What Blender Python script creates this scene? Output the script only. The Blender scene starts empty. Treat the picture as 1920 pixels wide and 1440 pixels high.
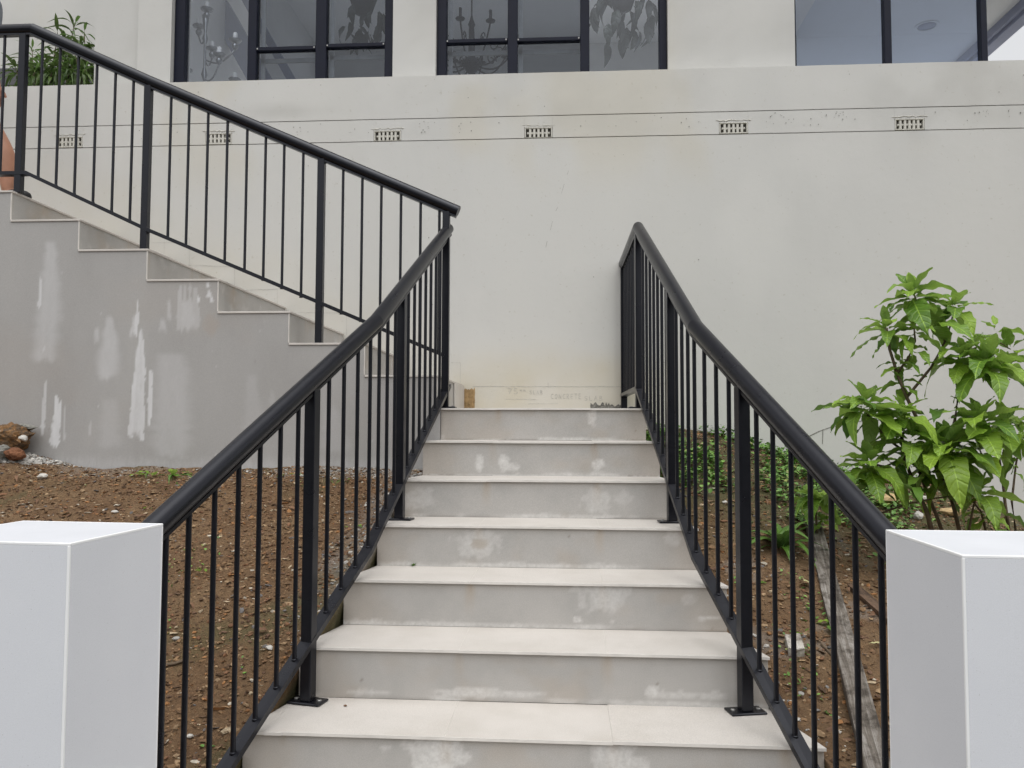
import bpy, math, random
import numpy as np
from mathutils import Vector, Matrix, Euler
from mathutils import noise as mnoise
R = math.radians
random.seed(7)
rng = np.random.default_rng(7)
scn = bpy.context.scene
COL = scn.collection

# ------------------------------------------------------------------ camera
CAM = Vector((0.0, 0.0, 1.6138))
CR = Vector((0.99777419, 0.06661003, 0.00312639))
CU = Vector((0.00038368, -0.052618, 0.99861464))
CF = Vector((-0.06668226, 0.99639071, 0.05252644))
cam_d = bpy.data.cameras.new('camera')
cam_d.sensor_width = 36.0
cam_d.lens = 36.0 * 1500.0 / 1920.0
cam_d.clip_start = 0.05
cam_d.clip_end = 500
cam = bpy.data.objects.new('camera', cam_d)
m = Matrix(((CR.x, CU.x, -CF.x, CAM.x), (CR.y, CU.y, -CF.y, CAM.y), (CR.z, CU.z, -CF.z, CAM.z), (0, 0, 0, 1)))
cam.matrix_world = m
COL.objects.link(cam)
scn.camera = cam

def at(x, y, Y):
    """a pixel of the 1920x1440 survey photograph and a depth -> a point in the place"""
    d = CR * ((x - 960) / 1500) + CU * ((720 - y) / 1500) + CF
    return CAM + d * (Y / d.y)

# ------------------------------------------------------------------ world, sun, exposure
SUN_EL, SUN_AZ = R(70), R(168)     # high, behind thick cloud, over the right shoulder
w = bpy.data.worlds.new('World')
scn.world = w
w.use_nodes = True
nt = w.node_tree
nt.nodes.clear()
wo = nt.nodes.new('ShaderNodeOutputWorld')
bg = nt.nodes.new('ShaderNodeBackground')
sky = nt.nodes.new('ShaderNodeTexSky')
sky.sky_type = 'NISHITA'
sky.sun_disc = False
sky.sun_elevation = SUN_EL
sky.sun_rotation = SUN_AZ
sky.air_density = 1.0
sky.dust_density = 6.0
sky.ozone_density = 1.0
hs = nt.nodes.new('ShaderNodeHueSaturation')
hs.inputs['Saturation'].default_value = 0.14
hs.inputs['Value'].default_value = 1.0
nt.links.new(sky.outputs[0], hs.inputs['Color'])
gm = nt.nodes.new('ShaderNodeGamma')            # thick cloud evens the sky out
gm.inputs['Gamma'].default_value = 0.6
nt.links.new(hs.outputs[0], gm.inputs['Color'])
nt.links.new(gm.outputs[0], bg.inputs['Color'])
bg.inputs['Strength'].default_value = 0.15
nt.links.new(bg.outputs[0], wo.inputs['Surface'])
sd = bpy.data.lights.new('sun', 'SUN')
sd.energy = 0.5
sd.angle = R(70)
sd.color = (1.0, 0.985, 0.96)
so = bpy.data.objects.new('sun', sd)
dirv = Vector((math.sin(SUN_AZ) * math.cos(SUN_EL), math.cos(SUN_AZ) * math.cos(SUN_EL), math.sin(SUN_EL)))
so.rotation_euler = dirv.to_track_quat('Z', 'Y').to_euler()
so.location = (0, -6, 12)
COL.objects.link(so)
scn.view_settings.view_transform = 'Standard'
scn.view_settings.look = 'None'
scn.view_settings.exposure = 1.42
scn.view_settings.gamma = 1.0
scn.view_settings.use_curve_mapping = False
scn.cycles.max_bounces = 10
scn.cycles.transparent_max_bounces = 24
scn.cycles.caustics_reflective = False
scn.cycles.caustics_refractive = False

# ------------------------------------------------------------------ helpers
class MB:
    def __init__(s):
        s.v, s.f, s.mi, s.n = [], [], [], 0
    def add(s, verts, faces, mi=0):
        o = s.n
        s.v.extend([tuple(p) for p in verts])
        s.f.extend([tuple(i + o for i in f) for f in faces])
        s.mi.extend([mi] * len(faces))
        s.n += len(verts)
    def box(s, x0, x1, y0, y1, z0, z1, c=0.0, mi=0, M=None):
        """box, with a small chamfer c"""
        if c <= 0:
            v = [(x, y, z) for z in (z0, z1) for y in (y0, y1) for x in (x0, x1)]
            f = [(0, 2, 3, 1), (4, 5, 7, 6), (0, 1, 5, 4), (2, 6, 7, 3), (0, 4, 6, 2), (1, 3, 7, 5)]
        else:
            v, idx = [], {}
            X, Y, Z = (x0, x1), (y0, y1), (z0, z1)
            for i in (0, 1):
                for j in (0, 1):
                    for k in (0, 1):
                        sx, sy, sz = 1 - 2 * i, 1 - 2 * j, 1 - 2 * k
                        for a in range(3):
                            p = [X[i] + sx * c, Y[j] + sy * c, Z[k] + sz * c]
                            p[a] = (X[i], Y[j], Z[k])[a]
                            idx[(i, j, k, a)] = len(v)
                            v.append(tuple(p))
            f = []
            g = lambda i, j, k, a: idx[(i, j, k, a)]
            for i in (0, 1):
                q = [g(i, 0, 0, 0), g(i, 1, 0, 0), g(i, 1, 1, 0), g(i, 0, 1, 0)]
                f.append(q if i else q[::-1])
                q = [g(0, i, 0, 1), g(0, i, 1, 1), g(1, i, 1, 1), g(1, i, 0, 1)]
                f.append(q if i else q[::-1])
                q = [g(0, 0, i, 2), g(1, 0, i, 2), g(1, 1, i, 2), g(0, 1, i, 2)]
                f.append(q if i else q[::-1])
            for i in (0, 1):
                for j in (0, 1):
                    f.append((g(i, j, 0, 0), g(i, j, 1, 0), g(i, j, 1, 1), g(i, j, 0, 1)))
                    f.append((g(i, 0, j, 0), g(i, 1, j, 0), g(i, 1, j, 2), g(i, 0, j, 2)))
                    f.append((g(0, i, j, 1), g(1, i, j, 1), g(1, i, j, 2), g(0, i, j, 2)))
                    for k in (0, 1):
                        f.append((g(i, j, k, 0), g(i, j, k, 1), g(i, j, k, 2)))
        if M is not None:
            v = [tuple(M @ Vector(p)) for p in v]
        s.add(v, f, mi)
    def prism(s, poly, z0, z1, mi=0):
        """vertical prism of a plan polygon"""
        n = len(poly)
        v = [(p[0], p[1], z0) for p in poly] + [(p[0], p[1], z1) for p in poly]
        f = [tuple(range(n))[::-1], tuple(range(n, 2 * n))] + [(i, (i + 1) % n, n + (i + 1) % n, n + i) for i in range(n)]
        s.add(v, f, mi)
    def sweep(s, pts, ring, mi=0, up=(0, 0, 1), caps=True, scale=None):
        """sweep a closed 2-D ring (a sideways, b up) along a polyline with mitred corners"""
        pts = [Vector(p) for p in pts]
        up = Vector(up)
        n, k = len(pts), len(ring)
        v = []
        for i, p in enumerate(pts):
            a = (pts[i] - pts[i - 1]).normalized() if i else None
            b = (pts[i + 1] - pts[i]).normalized() if i < n - 1 else None
            t = ((a or b) + (b or a)).normalized()
            d = b or a
            side = d.cross(up)
            if side.length < 1e-4:
                side = d.cross(Vector((0, 1, 0.01)))
            side.normalize()
            u = side.cross(d).normalized()
            for r in ring:
                sc = scale[i] if scale else 1.0
                q = p + side * (r[0] * sc) + u * (r[1] * sc)
                dd = d
                den = dd.dot(t)
                q = q + dd * ((p - q).dot(t) / (den if abs(den) > .2 else .2))
                v.append(q)
        f = []
        for i in range(n - 1):
            for j in range(k):
                f.append((i * k + j, i * k + (j + 1) % k, (i + 1) * k + (j + 1) % k, (i + 1) * k + j))
        if caps:
            f.append(tuple(range(k))[::-1])
            f.append(tuple((n - 1) * k + j for j in range(k)))
        s.add(v, f, mi)
    def tube(s, pts, r, k=10, mi=0, scale=None, caps=True):
        ring = [(r * math.cos(2 * math.pi * j / k), r * math.sin(2 * math.pi * j / k)) for j in range(k)]
        s.sweep(pts, ring[::-1], mi, caps=caps, scale=scale)
    def lathe(s, prof, c, k=16, mi=0):
        """profile [(r, z)] turned about a vertical axis at c"""
        v, f = [], []
        for r, z in prof:
            for j in range(k):
                a = 2 * math.pi * j / k
                v.append((c[0] + r * math.cos(a), c[1] + r * math.sin(a), c[2] + z))
        for i in range(len(prof) - 1):
            for j in range(k):
                f.append((i * k + j, i * k + (j + 1) % k, (i + 1) * k + (j + 1) % k, (i + 1) * k + j))
        f.append(tuple(range(k))[::-1])
        f.append(tuple((len(prof) - 1) * k + j for j in range(k)))
        s.add(v, f, mi)
    def mesh(s, name, mats, smooth=False):
        me = bpy.data.meshes.new(name)
        me.from_pydata(s.v, [], s.f)
        for mt in (mats if isinstance(mats, (list, tuple)) else [mats]):
            me.materials.append(mt)
        if len(set(s.mi)) > 1:
            me.polygons.foreach_set('material_index', s.mi)
        if smooth:
            me.polygons.foreach_set('use_smooth', [True] * len(me.polygons))
            if smooth == 'angle':
                me.set_sharp_from_angle(angle=R(40))
        me.update()
        return me
    def build(s, name, mats, parent=None, smooth=False):
        return obj(name, s.mesh(name, mats, smooth), parent)

def obj(name, me, parent=None, loc=None):
    o = bpy.data.objects.new(name, me)
    COL.objects.link(o)
    if parent:
        o.parent = parent
        o.matrix_parent_inverse = Matrix.Translation(-Vector(world_loc(parent)))
    if loc is not None:
        o.location = loc
    return o

def world_loc(o):
    return Vector(o.location) if o.parent is None else Vector((0, 0, 0))

def thing(name, label, cat, loc=(0, 0, 0), group=None):
    o = bpy.data.objects.new(name, None)
    o.empty_display_size = .1
    COL.objects.link(o)
    o.location = loc
    return tag(o, label, cat, group)

def tag(o, label=None, cat=None, group=None, kind=None):
    if label: o['label'] = label
    if cat: o['category'] = cat
    if group: o['group'] = group
    if kind: o['kind'] = kind
    return o

# value noise in numpy
def _hash(i, j, seed):
    h = (i * 374761393 + j * 668265263 + seed * 1442695041) & 0xffffffff
    h = ((h ^ (h >> 13)) * 1274126177) & 0xffffffff
    return ((h ^ (h >> 16)) & 0xffff) / 65535.0
def vnoise(x, y, seed=0):
    x, y = np.asarray(x, float), np.asarray(y, float)
    i, j = np.floor(x).astype(np.int64), np.floor(y).astype(np.int64)
    u, v = x - i, y - j
    u, v = u * u * (3 - 2 * u), v * v * (3 - 2 * v)
    return ((_hash(i, j, seed) * (1 - u) + _hash(i + 1, j, seed) * u) * (1 - v)
            + (_hash(i, j + 1, seed) * (1 - u) + _hash(i + 1, j + 1, seed) * u) * v)
def fbm(x, y, seed=0, o=4):
    t, a, s = 0, .5, 0
    for k in range(o):
        t = t + a * vnoise(np.asarray(x) * 2 ** k, np.asarray(y) * 2 ** k, seed + k * 17)
        s += a
        a *= .55
    return t / s
def sstep(a, b, x):
    t = np.clip((x - a) / (b - a), 0, 1)
    return t * t * (3 - 2 * t)

def grid_mesh(name, V, nu, nv, mats, attr=None, smooth=True):
    """V (nu*nv,3) row-major in u; attr dict name -> (nu*nv,4)"""
    idx = np.arange(nu * nv).reshape(nu, nv)
    F = np.stack([idx[:-1, :-1], idx[1:, :-1], idx[1:, 1:], idx[:-1, 1:]], -1).reshape(-1, 4)
    return raw_mesh(name, V, F, mats, attr, smooth)

def raw_mesh(name, V, F, mats, attr=None, smooth=False):
    me = bpy.data.meshes.new(name)
    V = np.ascontiguousarray(V, dtype=np.float32)
    F = np.ascontiguousarray(F, dtype=np.int32)
    k = F.shape[1]
    me.vertices.add(len(V))
    me.vertices.foreach_set('co', V.ravel())
    me.loops.add(F.size)
    me.loops.foreach_set('vertex_index', F.ravel())
    me.polygons.add(len(F))
    me.polygons.foreach_set('loop_start', np.arange(0, F.size, k, dtype=np.int32))
    me.polygons.foreach_set('loop_total', np.full(len(F), k, dtype=np.int32))
    me.polygons.foreach_set('use_smooth', np.full(len(F), bool(smooth)))
    for mt in (mats if isinstance(mats, (list, tuple)) else [mats]):
        me.materials.append(mt)
    if attr:
        for an, a in attr.items():
            ca = me.color_attributes.new(an, 'FLOAT_COLOR', 'POINT')
            ca.data.foreach_set('color', np.ascontiguousarray(a, dtype=np.float32).ravel())
    me.update()
    me.validate()
    return me

# ------------------------------------------------------------------ materials
class NT:
    def __init__(s, name):
        s.m = bpy.data.materials.new(name)
        s.m.use_nodes = True
        s.t = s.m.node_tree
        s.b = s.t.nodes['Principled BSDF']
        s.tc = None
    def n(s, typ, **kw):
        nd = s.t.nodes.new(typ)
        for k, v in kw.items():
            setattr(nd, k, v)
        return nd
    def link(s, a, b):
        s.t.links.new(a, b)
    def coord(s, which='Object', scale=(1, 1, 1)):
        if s.tc is None:
            s.tc = s.n('ShaderNodeTexCoord')
        if tuple(scale) == (1, 1, 1):
            return s.tc.outputs[which]
        mp = s.n('ShaderNodeMapping')
        mp.inputs['Scale'].default_value = scale
        s.link(s.tc.outputs[which], mp.inputs['Vector'])
        return mp.outputs[0]
    def noise(s, scale, detail=4, rough=.55, vec=None, dist=0):
        nd = s.n('ShaderNodeTexNoise')
        nd.inputs['Scale'].default_value = scale
        nd.inputs['Detail'].default_value = detail
        nd.inputs['Roughness'].default_value = rough
        nd.inputs['Distortion'].default_value = dist
        s.link(vec if vec is not None else s.coord(), nd.inputs['Vector'])
        return nd.outputs['Fac']
    def ramp(s, fac, stops):
        r = s.n('ShaderNodeValToRGB')
        e = r.color_ramp.elements
        while len(e) < len(stops): e.new(.5)
        for el, (p, c) in zip(e, stops):
            el.position = p
            el.color = (*c, 1) if len(c) == 3 else c
        s.link(fac, r.inputs['Fac'])
        return r.outputs['Color']
    def mix(s, fac, a, b, mode='MIX'):
        mx = s.n('ShaderNodeMix', data_type='RGBA', blend_type=mode)
        for sock, val in ((mx.inputs[0], fac), (mx.inputs[6], a), (mx.inputs[7], b)):
            if hasattr(val, 'links'):
                s.link(val, sock)
            elif isinstance(val, (int, float)):
                sock.default_value = val
            else:
                sock.default_value = (*val, 1)
        return mx.outputs[2]
    def math(s, op, a, b=0.0):
        nd = s.n('ShaderNodeMath', operation=op)
        for sock, val in ((nd.inputs[0], a), (nd.inputs[1], b)):
            if hasattr(val, 'links'): s.link(val, sock)
            else: sock.default_value = val
        return nd.outputs[0]
    def bump(s, h, strength=.3, dist=.01):
        b = s.n('ShaderNodeBump')
        b.inputs['Strength'].default_value = strength
        b.inputs['Distance'].default_value = dist
        s.link(h, b.inputs['Height'])
        s.link(b.outputs[0], s.b.inputs['Normal'])
    def attr(s, name):
        a = s.n('ShaderNodeAttribute', attribute_name=name)
        sp = s.n('ShaderNodeSeparateColor')
        s.link(a.outputs['Color'], sp.inputs[0])
        return sp.outputs[0], sp.outputs[1], sp.outputs[2], a.outputs['Color']
    def set(s, col=None, rough=None, **kw):
        if col is not None:
            if hasattr(col, 'links'): s.link(col, s.b.inputs['Base Color'])
            else: s.b.inputs['Base Color'].default_value = (*col, 1)
        if rough is not None:
            if hasattr(rough, 'links'): s.link(rough, s.b.inputs['Roughness'])
            else: s.b.inputs['Roughness'].default_value = rough
        for k, v in kw.items():
            s.b.inputs[k].default_value = v
        return s.m

def mat_plain(name, col, rough=.6, var=.06, scale=6, bump=0, bscale=200, **kw):
    q = NT(name)
    lo = tuple(c * (1 - var) for c in col)
    hi = tuple(min(1, c * (1 + var)) for c in col)
    c = q.ramp(q.noise(scale, 5), [(.3, lo), (.7, hi)])
    q.set(c, rough, **kw)
    if bump:
        q.bump(q.noise(bscale, 3), bump, .002)
    return q.m

WALLC = (.60, .595, .57)
def mat_wall():
    q = NT('cream_render')
    wv = q.coord('Object', (1, 1, .28))
    c = q.ramp(q.noise(.9, 6, .6, wv), [(.25, (.555, .55, .53)), (.5, WALLC), (.78, (.63, .62, .585))])
    c = q.mix(q.math('MULTIPLY', q.noise(3.2, 6, .65), .35), c, (.60, .60, .585))
    sp = q.ramp(q.noise(38, 4, .7), [(.28, (.0, .0, .0)), (.36, (1, 1, 1))])
    c = q.mix(q.math('SUBTRACT', 1.0, sp), c, (.50, .485, .44))
    r, g, b, _ = q.attr('stain')
    c = q.mix(q.math('MULTIPLY', g, 1.0), c, (.56, .48, .30))      # yellow brown damp
    c = q.mix(b, c, (.30, .29, .26))                                # grey grime
    c = q.mix(r, c, (.70, .69, .66))
    q.set(c, .85)
    q.bump(q.math('ADD', q.noise(260, 3, .6), q.math('MULTIPLY', q.noise(14, 4), 1.6)), .22, .004)
    return q.m
def mat_tile(name, base, dark):
    q = NT(name)
    c = q.ramp(q.noise(5, 6, .62), [(.25, dark), (.55, base), (.8, tuple(min(1, x * 1.07) for x in base))])
    fl = q.ramp(q.noise(420, 2, .5), [(.35, (.86, .86, .86)), (.65, (1.06, 1.06, 1.06))])
    c = q.mix(1.0, c, fl, 'MULTIPLY')
    r, g, b, _ = q.attr('stain')
    pn = q.ramp(q.noise(55, 5, .7), [(.3, (.35, .35, .35)), (.62, (1, 1, 1))])
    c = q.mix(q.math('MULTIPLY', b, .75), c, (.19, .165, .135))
    c = q.mix(g, c, (.40, .285, .17))
    c = q.mix(q.math('MULTIPLY', r, pn), c, (.70, .69, .67))
    q.set(c, .55)
    q.bump(q.noise(500, 2), .12, .001)
    return q.m
def mat_side():
    q = NT('grey_cement_render')
    c = q.ramp(q.noise(2.2, 6, .6, q.coord('Object', (1, 1, .45))), [(.25, (.345, .335, .325)), (.55, (.39, .38, .37)), (.8, (.425, .415, .40))])
    fl = q.ramp(q.noise(330, 2, .6), [(.3, (.88, .88, .88)), (.7, (1.1, 1.1, 1.1))])
    c = q.mix(1.0, c, fl, 'MULTIPLY')
    r, g, b, _ = q.attr('stain')
    c = q.mix(q.math('MULTIPLY', b, .6), c, (.24, .225, .205))
    c = q.mix(g, c, (.40, .32, .25))
    c = q.mix(r, c, (.78, .785, .80))
    q.set(c, .8)
    q.bump(q.noise(420, 3), .25, .002)
    return q.m
def mat_metal():
    q = NT('black_powder_coat')
    c = q.ramp(q.noise(30, 5, .65), [(.3, (.0035, .0035, .0055)), (.7, (.0065, .0065, .0095))])
    d = q.ramp(q.noise(9, 7, .72), [(.62, (0, 0, 0)), (.78, (.5, .5, .5))])
    c = q.mix(d, c, (.013, .011, .0105))
    ro = q.ramp(q.noise(14, 3, .6), [(.3, (.27, .27, .27)), (.75, (.33, .33, .33))])
    q.set(c, ro)
    q.b.inputs['Specular IOR Level'].default_value = .42
    q.b.inputs['Specular Tint'].default_value = (.88, .91, 1, 1)
    return q.m
def mat_soil():
    q = NT('bare_soil')
    c = q.ramp(q.noise(2.4, 7, .7), [(.2, (.105, .055, .026)), (.42, (.185, .103, .048)), (.6, (.24, .150, .076)), (.8, (.29, .205, .120))])
    c2 = q.ramp(q.noise(60, 6, .75), [(.3, (.55, .52, .50)), (.55, (1, 1, 1)), (.8, (1.45, 1.42, 1.38))])
    c = q.mix(1.0, c, c2, 'MULTIPLY')
    r, g, b, _ = q.attr('stain')
    c = q.mix(r, c, (.36, .335, .30))
    c = q.mix(g, c, (.07, .085, .03))
    q.set(c, .95)
    q.bump(q.math('ADD', q.noise(45, 8, .75), q.math('MULTIPLY', q.noise(180, 5, .7), .4)), .9, .02)
    return q.m
def mat_attr(name, rough=.9, bump=.4):
    q = NT(name)
    r, g, b, col = q.attr('tint')
    c = q.mix(1.0, col, q.ramp(q.noise(90, 5, .7), [(.3, (.7, .7, .7)), (.7, (1.2, 1.2, 1.2))]), 'MULTIPLY')
    q.set(c, rough)
    if bump: q.bump(q.noise(140, 4), bump, .006)
    return q.m
def mat_leaf(name, dark, light, under, vein=42.0, trans=.25, yellow=None):
    q = NT(name)
    oi = q.n('ShaderNodeObjectInfo')
    co = q.coord('Object')
    sx = q.n('ShaderNodeSeparateXYZ')
    q.link(co, sx.inputs[0])
    ax = q.math('ABSOLUTE', sx.outputs[0])
    ph = q.math('SUBTRACT', q.math('MULTIPLY', sx.outputs[1], vein * 6.2832), q.math('MULTIPLY', ax, vein * 6.2832 * .9))
    vs = q.math('POWER', q.math('ABSOLUTE', q.math('COSINE', q.math('MULTIPLY', ph, .5))), 14.0)
    mid = q.math('LESS_THAN', ax, .0016)
    vf = q.math('MAXIMUM', q.math('MULTIPLY', vs, .16), q.math('MULTIPLY', mid, .45))
    c = q.mix(oi.outputs['Random'], dark, light)
    c = q.mix(q.math('MULTIPLY', q.noise(22, 4), .5), c, tuple(x * .62 for x in dark))
    if yellow:
        yn = q.ramp(oi.outputs['Random'], [(.982, (0, 0, 0)), (.984, (1, 1, 1))])
        c = q.mix(yn, c, yellow)
    c = q.mix(vf, c, tuple(min(1, x * 1.5 + .02) for x in light))
    geo = q.n('ShaderNodeNewGeometry')
    c = q.mix(geo.outputs['Backfacing'], c, under)
    q.set(c, .40)
    q.b.inputs['Specular IOR Level'].default_value = .5
    q.bump(q.math('SUBTRACT', q.math('MULTIPLY', q.noise(60, 3), .7), q.math('MULTIPLY', vs, .8)), .60, .005)
    tr = q.n('ShaderNodeBsdfTranslucent')
    q.link(q.mix(.5, c, light), tr.inputs['Color'])
    ms = q.n('ShaderNodeMixShader')
    ms.inputs[0].default_value = trans
    q.link(q.b.outputs[0], ms.inputs[1])
    q.link(tr.outputs[0], ms.inputs[2])
    out = [n for n in q.t.nodes if n.type == 'OUTPUT_MATERIAL'][0]
    q.link(ms.outputs[0], out.inputs['Surface'])
    return q.m
def mat_glass(name, tint, refl=1.0, rough=.0):
    q = NT(name)
    tr = q.n('ShaderNodeBsdfTransparent')
    tr.inputs['Color'].default_value = (*tint, 1)
    gl = q.n('ShaderNodeBsdfGlossy')
    gl.inputs['Roughness'].default_value = rough
    gl.inputs['Color'].default_value = (.93, .96, 1, 1)
    wav = q.noise(1.3, 2)
    bp = q.n('ShaderNodeBump')
    bp.inputs['Strength'].default_value = .004
    bp.inputs['Distance'].default_value = .05
    q.link(wav, bp.inputs['Height'])
    q.link(bp.outputs[0], gl.inputs['Normal'])
    fr = q.n('ShaderNodeFresnel')
    fr.inputs['IOR'].default_value = 1.52
    ms = q.n('ShaderNodeMixShader')
    geo = q.n('ShaderNodeNewGeometry')          # only the near face of a pane mirrors; leaving it is clear
    q.link(q.math('MULTIPLY', q.math('MULTIPLY', fr.outputs[0], 2.0 * refl), q.math('SUBTRACT', 1.0, geo.outputs['Backfacing'])), ms.inputs[0])
    q.link(tr.outputs[0], ms.inputs[1])
    q.link(gl.outputs[0], ms.inputs[2])
    out = [n for n in q.t.nodes if n.type == 'OUTPUT_MATERIAL'][0]
    q.link(ms.outputs[0], out.inputs['Surface'])
    return q.m
def mat_wood(name, a, b, c3, ax=(60, 3, 60)):
    q = NT(name)
    g = q.noise(1.0, 7, .7, q.coord('Object', ax), .6)
    c = q.ramp(g, [(.28, a), (.5, b), (.72, c3)])
    d = q.ramp(q.noise(9, 6, .75), [(.40, (.30, .27, .24)), (.52, (.8, .77, .74)), (.7, (1.15, 1.15, 1.15))])
    c = q.mix(1.0, c, d, 'MULTIPLY')
    q.set(c, .85)
    q.bump(g, .8, .006)
    return q.m

M_WALL = mat_wall()
M_VENT = mat_plain('vent_paint', (.60, .585, .53), .85, .1, 20, .2)
M_DARK = mat_plain('dark_vent_shade', (.13, .122, .108), .95)
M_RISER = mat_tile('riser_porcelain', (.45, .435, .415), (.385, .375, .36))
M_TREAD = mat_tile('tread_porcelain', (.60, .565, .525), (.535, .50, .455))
M_NOSE = mat_plain('tile_edge', (.70, .67, .63), .5, .1, 14)
M_CORE = mat_plain('rough_concrete', (.33, .32, .30), .9, .15, 8, .5, 60)
M_SIDE = mat_side()
M_METAL = mat_metal()
M_BOLT = mat_plain('bolt_zinc', (.35, .35, .34), .4, .1, 40, Metallic=.8)
def mat_pillar():
    q = NT('white_stone_tile')
    c = q.ramp(q.noise(3.2, 6, .6), [(.3, (.70, .715, .755)), (.7, (.735, .75, .785))])
    fl = q.ramp(q.noise(650, 2, .5), [(.34, (.955, .955, .955)), (.66, (1.02, 1.02, 1.02))])
    c = q.mix(1.0, c, fl, 'MULTIPLY')
    geo = q.n('ShaderNodeNewGeometry')
    d = q.ramp(q.noise(300, 2, .5), [(.24, (.72, .71, .68)), (.28, (1, 1, 1))])
    c = q.mix(1.0, c, d, 'MULTIPLY')
    q.set(c, .6)
    q.bump(q.noise(900, 2), .06, .0006)
    return q.m
M_PILLAR = mat_pillar()
M_CAPDARK = mat_plain('darkened_white_cap', (.60, .615, .65), .6, .04, 5, .08, 600)  # the white pillar tile, darkened so the sky-lit tops don't blow out
M_PTRIM = mat_plain('white_trim', (.90, .905, .91), .4, .03)
M_SOIL = mat_soil()
M_STONE = mat_attr('garden_stone')
M_FRAME = mat_plain('navy_black_frame', (.006, .008, .020), .45, .12, 14)
M_FRAME.node_tree.nodes['Principled BSDF'].inputs['Specular IOR Level'].default_value = .22
M_GLASS = mat_glass('window_glass', (.95, .97, 1.0), 1.0)
M_GLASSD = mat_glass('screened_glass', (.70, .73, .78), .6)
M_GLASSC = mat_glass('corner_glass', (.86, .90, .97), .8)
M_WHITE = mat_plain('interior_white', (.74, .74, .73), .8, .03)
M_SOFFIT = mat_plain('soffit_white', (.74, .74, .73), .8, .02)
M_FASCIA = mat_plain('fascia_blue_grey', (.30, .32, .42), .6, .04)
M_FLOOR = mat_plain('interior_floor', (.75, .74, .72), .5, .1)
M_PENCIL = mat_plain('pencil_line', (.43, .42, .39), .9, .3, 60)
M_PAVE = mat_plain('concrete_paving', (.10, .10, .095), .9, .12, 3, .3, 80)
M_BARK = mat_plain('twig_bark', (.115, .082, .052), .85, .3, 30, .6, 120)
M_LEAF = mat_leaf('broad_leaf', (.105, .225, .026), (.37, .56, .066), (.26, .40, .11), 48, .33, (.46, .30, .03))
M_LEAFN = mat_leaf('narrow_leaf', (.050, .095, .022), (.12, .19, .045), (.10, .15, .05), 20, .25)
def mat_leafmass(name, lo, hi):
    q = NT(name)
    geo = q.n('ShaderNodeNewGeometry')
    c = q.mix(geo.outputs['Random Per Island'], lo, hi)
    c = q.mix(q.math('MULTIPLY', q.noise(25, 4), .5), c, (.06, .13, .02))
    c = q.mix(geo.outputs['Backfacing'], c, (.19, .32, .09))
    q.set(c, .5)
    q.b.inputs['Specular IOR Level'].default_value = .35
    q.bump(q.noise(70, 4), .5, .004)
    tr = q.n('ShaderNodeBsdfTranslucent')
    q.link(c, tr.inputs['Color'])
    ms = q.n('ShaderNodeMixShader')
    ms.inputs[0].default_value = .28
    q.link(q.b.outputs[0], ms.inputs[1])
    q.link(tr.outputs[0], ms.inputs[2])
    out = [n for n in q.t.nodes if n.type == 'OUTPUT_MATERIAL'][0]
    q.link(ms.outputs[0], out.inputs['Surface'])
    return q.m
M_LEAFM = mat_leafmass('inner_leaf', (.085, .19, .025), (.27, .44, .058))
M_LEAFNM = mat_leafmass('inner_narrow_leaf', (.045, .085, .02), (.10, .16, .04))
M_COVER = mat_attr('clover_leaf', .55, 0)
M_WEED = mat_leaf('weed_leaf', (.075, .17, .02), (.13, .26, .035), (.09, .17, .05), 40, .25)
M_PLANK = mat_wood('weathered_timber', (.045, .036, .028), (.19, .17, .148), (.42, .41, .395), (75, 4, 75))
M_PLANKB = mat_wood('brown_timber', (.07, .042, .026), (.13, .080, .050), (.19, .125, .085))
M_OFFCUT = mat_wood('pale_timber', (.33, .31, .27), (.52, .50, .46), (.66, .65, .62), (40, 5, 40))
M_SAND = mat_plain('sandstone', (.50, .36, .19), .9, .3, 18, .8, 60)
M_SLATE = mat_plain('slate_grey', (.10, .10, .105), .8, .2, 10)
M_SKIN = mat_plain('skin', (.45, .22, .14), .5, .1, 12)
M_CLOTH = mat_plain('navy_cloth', (.012, .014, .022), .9, .2, 20, .4, 300)
M_SHIRT = mat_plain('grey_cloth', (.22, .24, .27), .9, .1, 20, .4, 300)
M_SHOE = mat_plain('black_shoe', (.014, .014, .015), .6, .2, 20)
M_HAIR = mat_plain('dark_hair', (.02, .015, .01), .6, .2, 60)
M_BRASS = mat_plain('pewter_candelabra', (.25, .26, .27), .28, .2, 20, Metallic=.85)
M_CANDLE = mat_plain('candle_sleeve', (.80, .80, .78), .5, .03)
M_IRON = mat_plain('wrought_iron', (.022, .022, .026), .55, .2, 30)
M_LENS = mat_plain('lamp_lens', (.10, .125, .21), .3, .05)
M_RUST = mat_plain('exposed_brick', (.33, .22, .105), .95, .35, 25, 1.0, 70)
M_MORTAR = mat_plain('grey_mortar', (.20, .195, .175), .95, .3, 60, 1.0, 120)
M_DEADLEAF = mat_plain('dry_leaf', (.42, .40, .20), .7, .15, 30)
M_BROWNLEAF = mat_plain('brown_leaf', (.16, .085, .045), .8, .3, 30)

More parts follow.
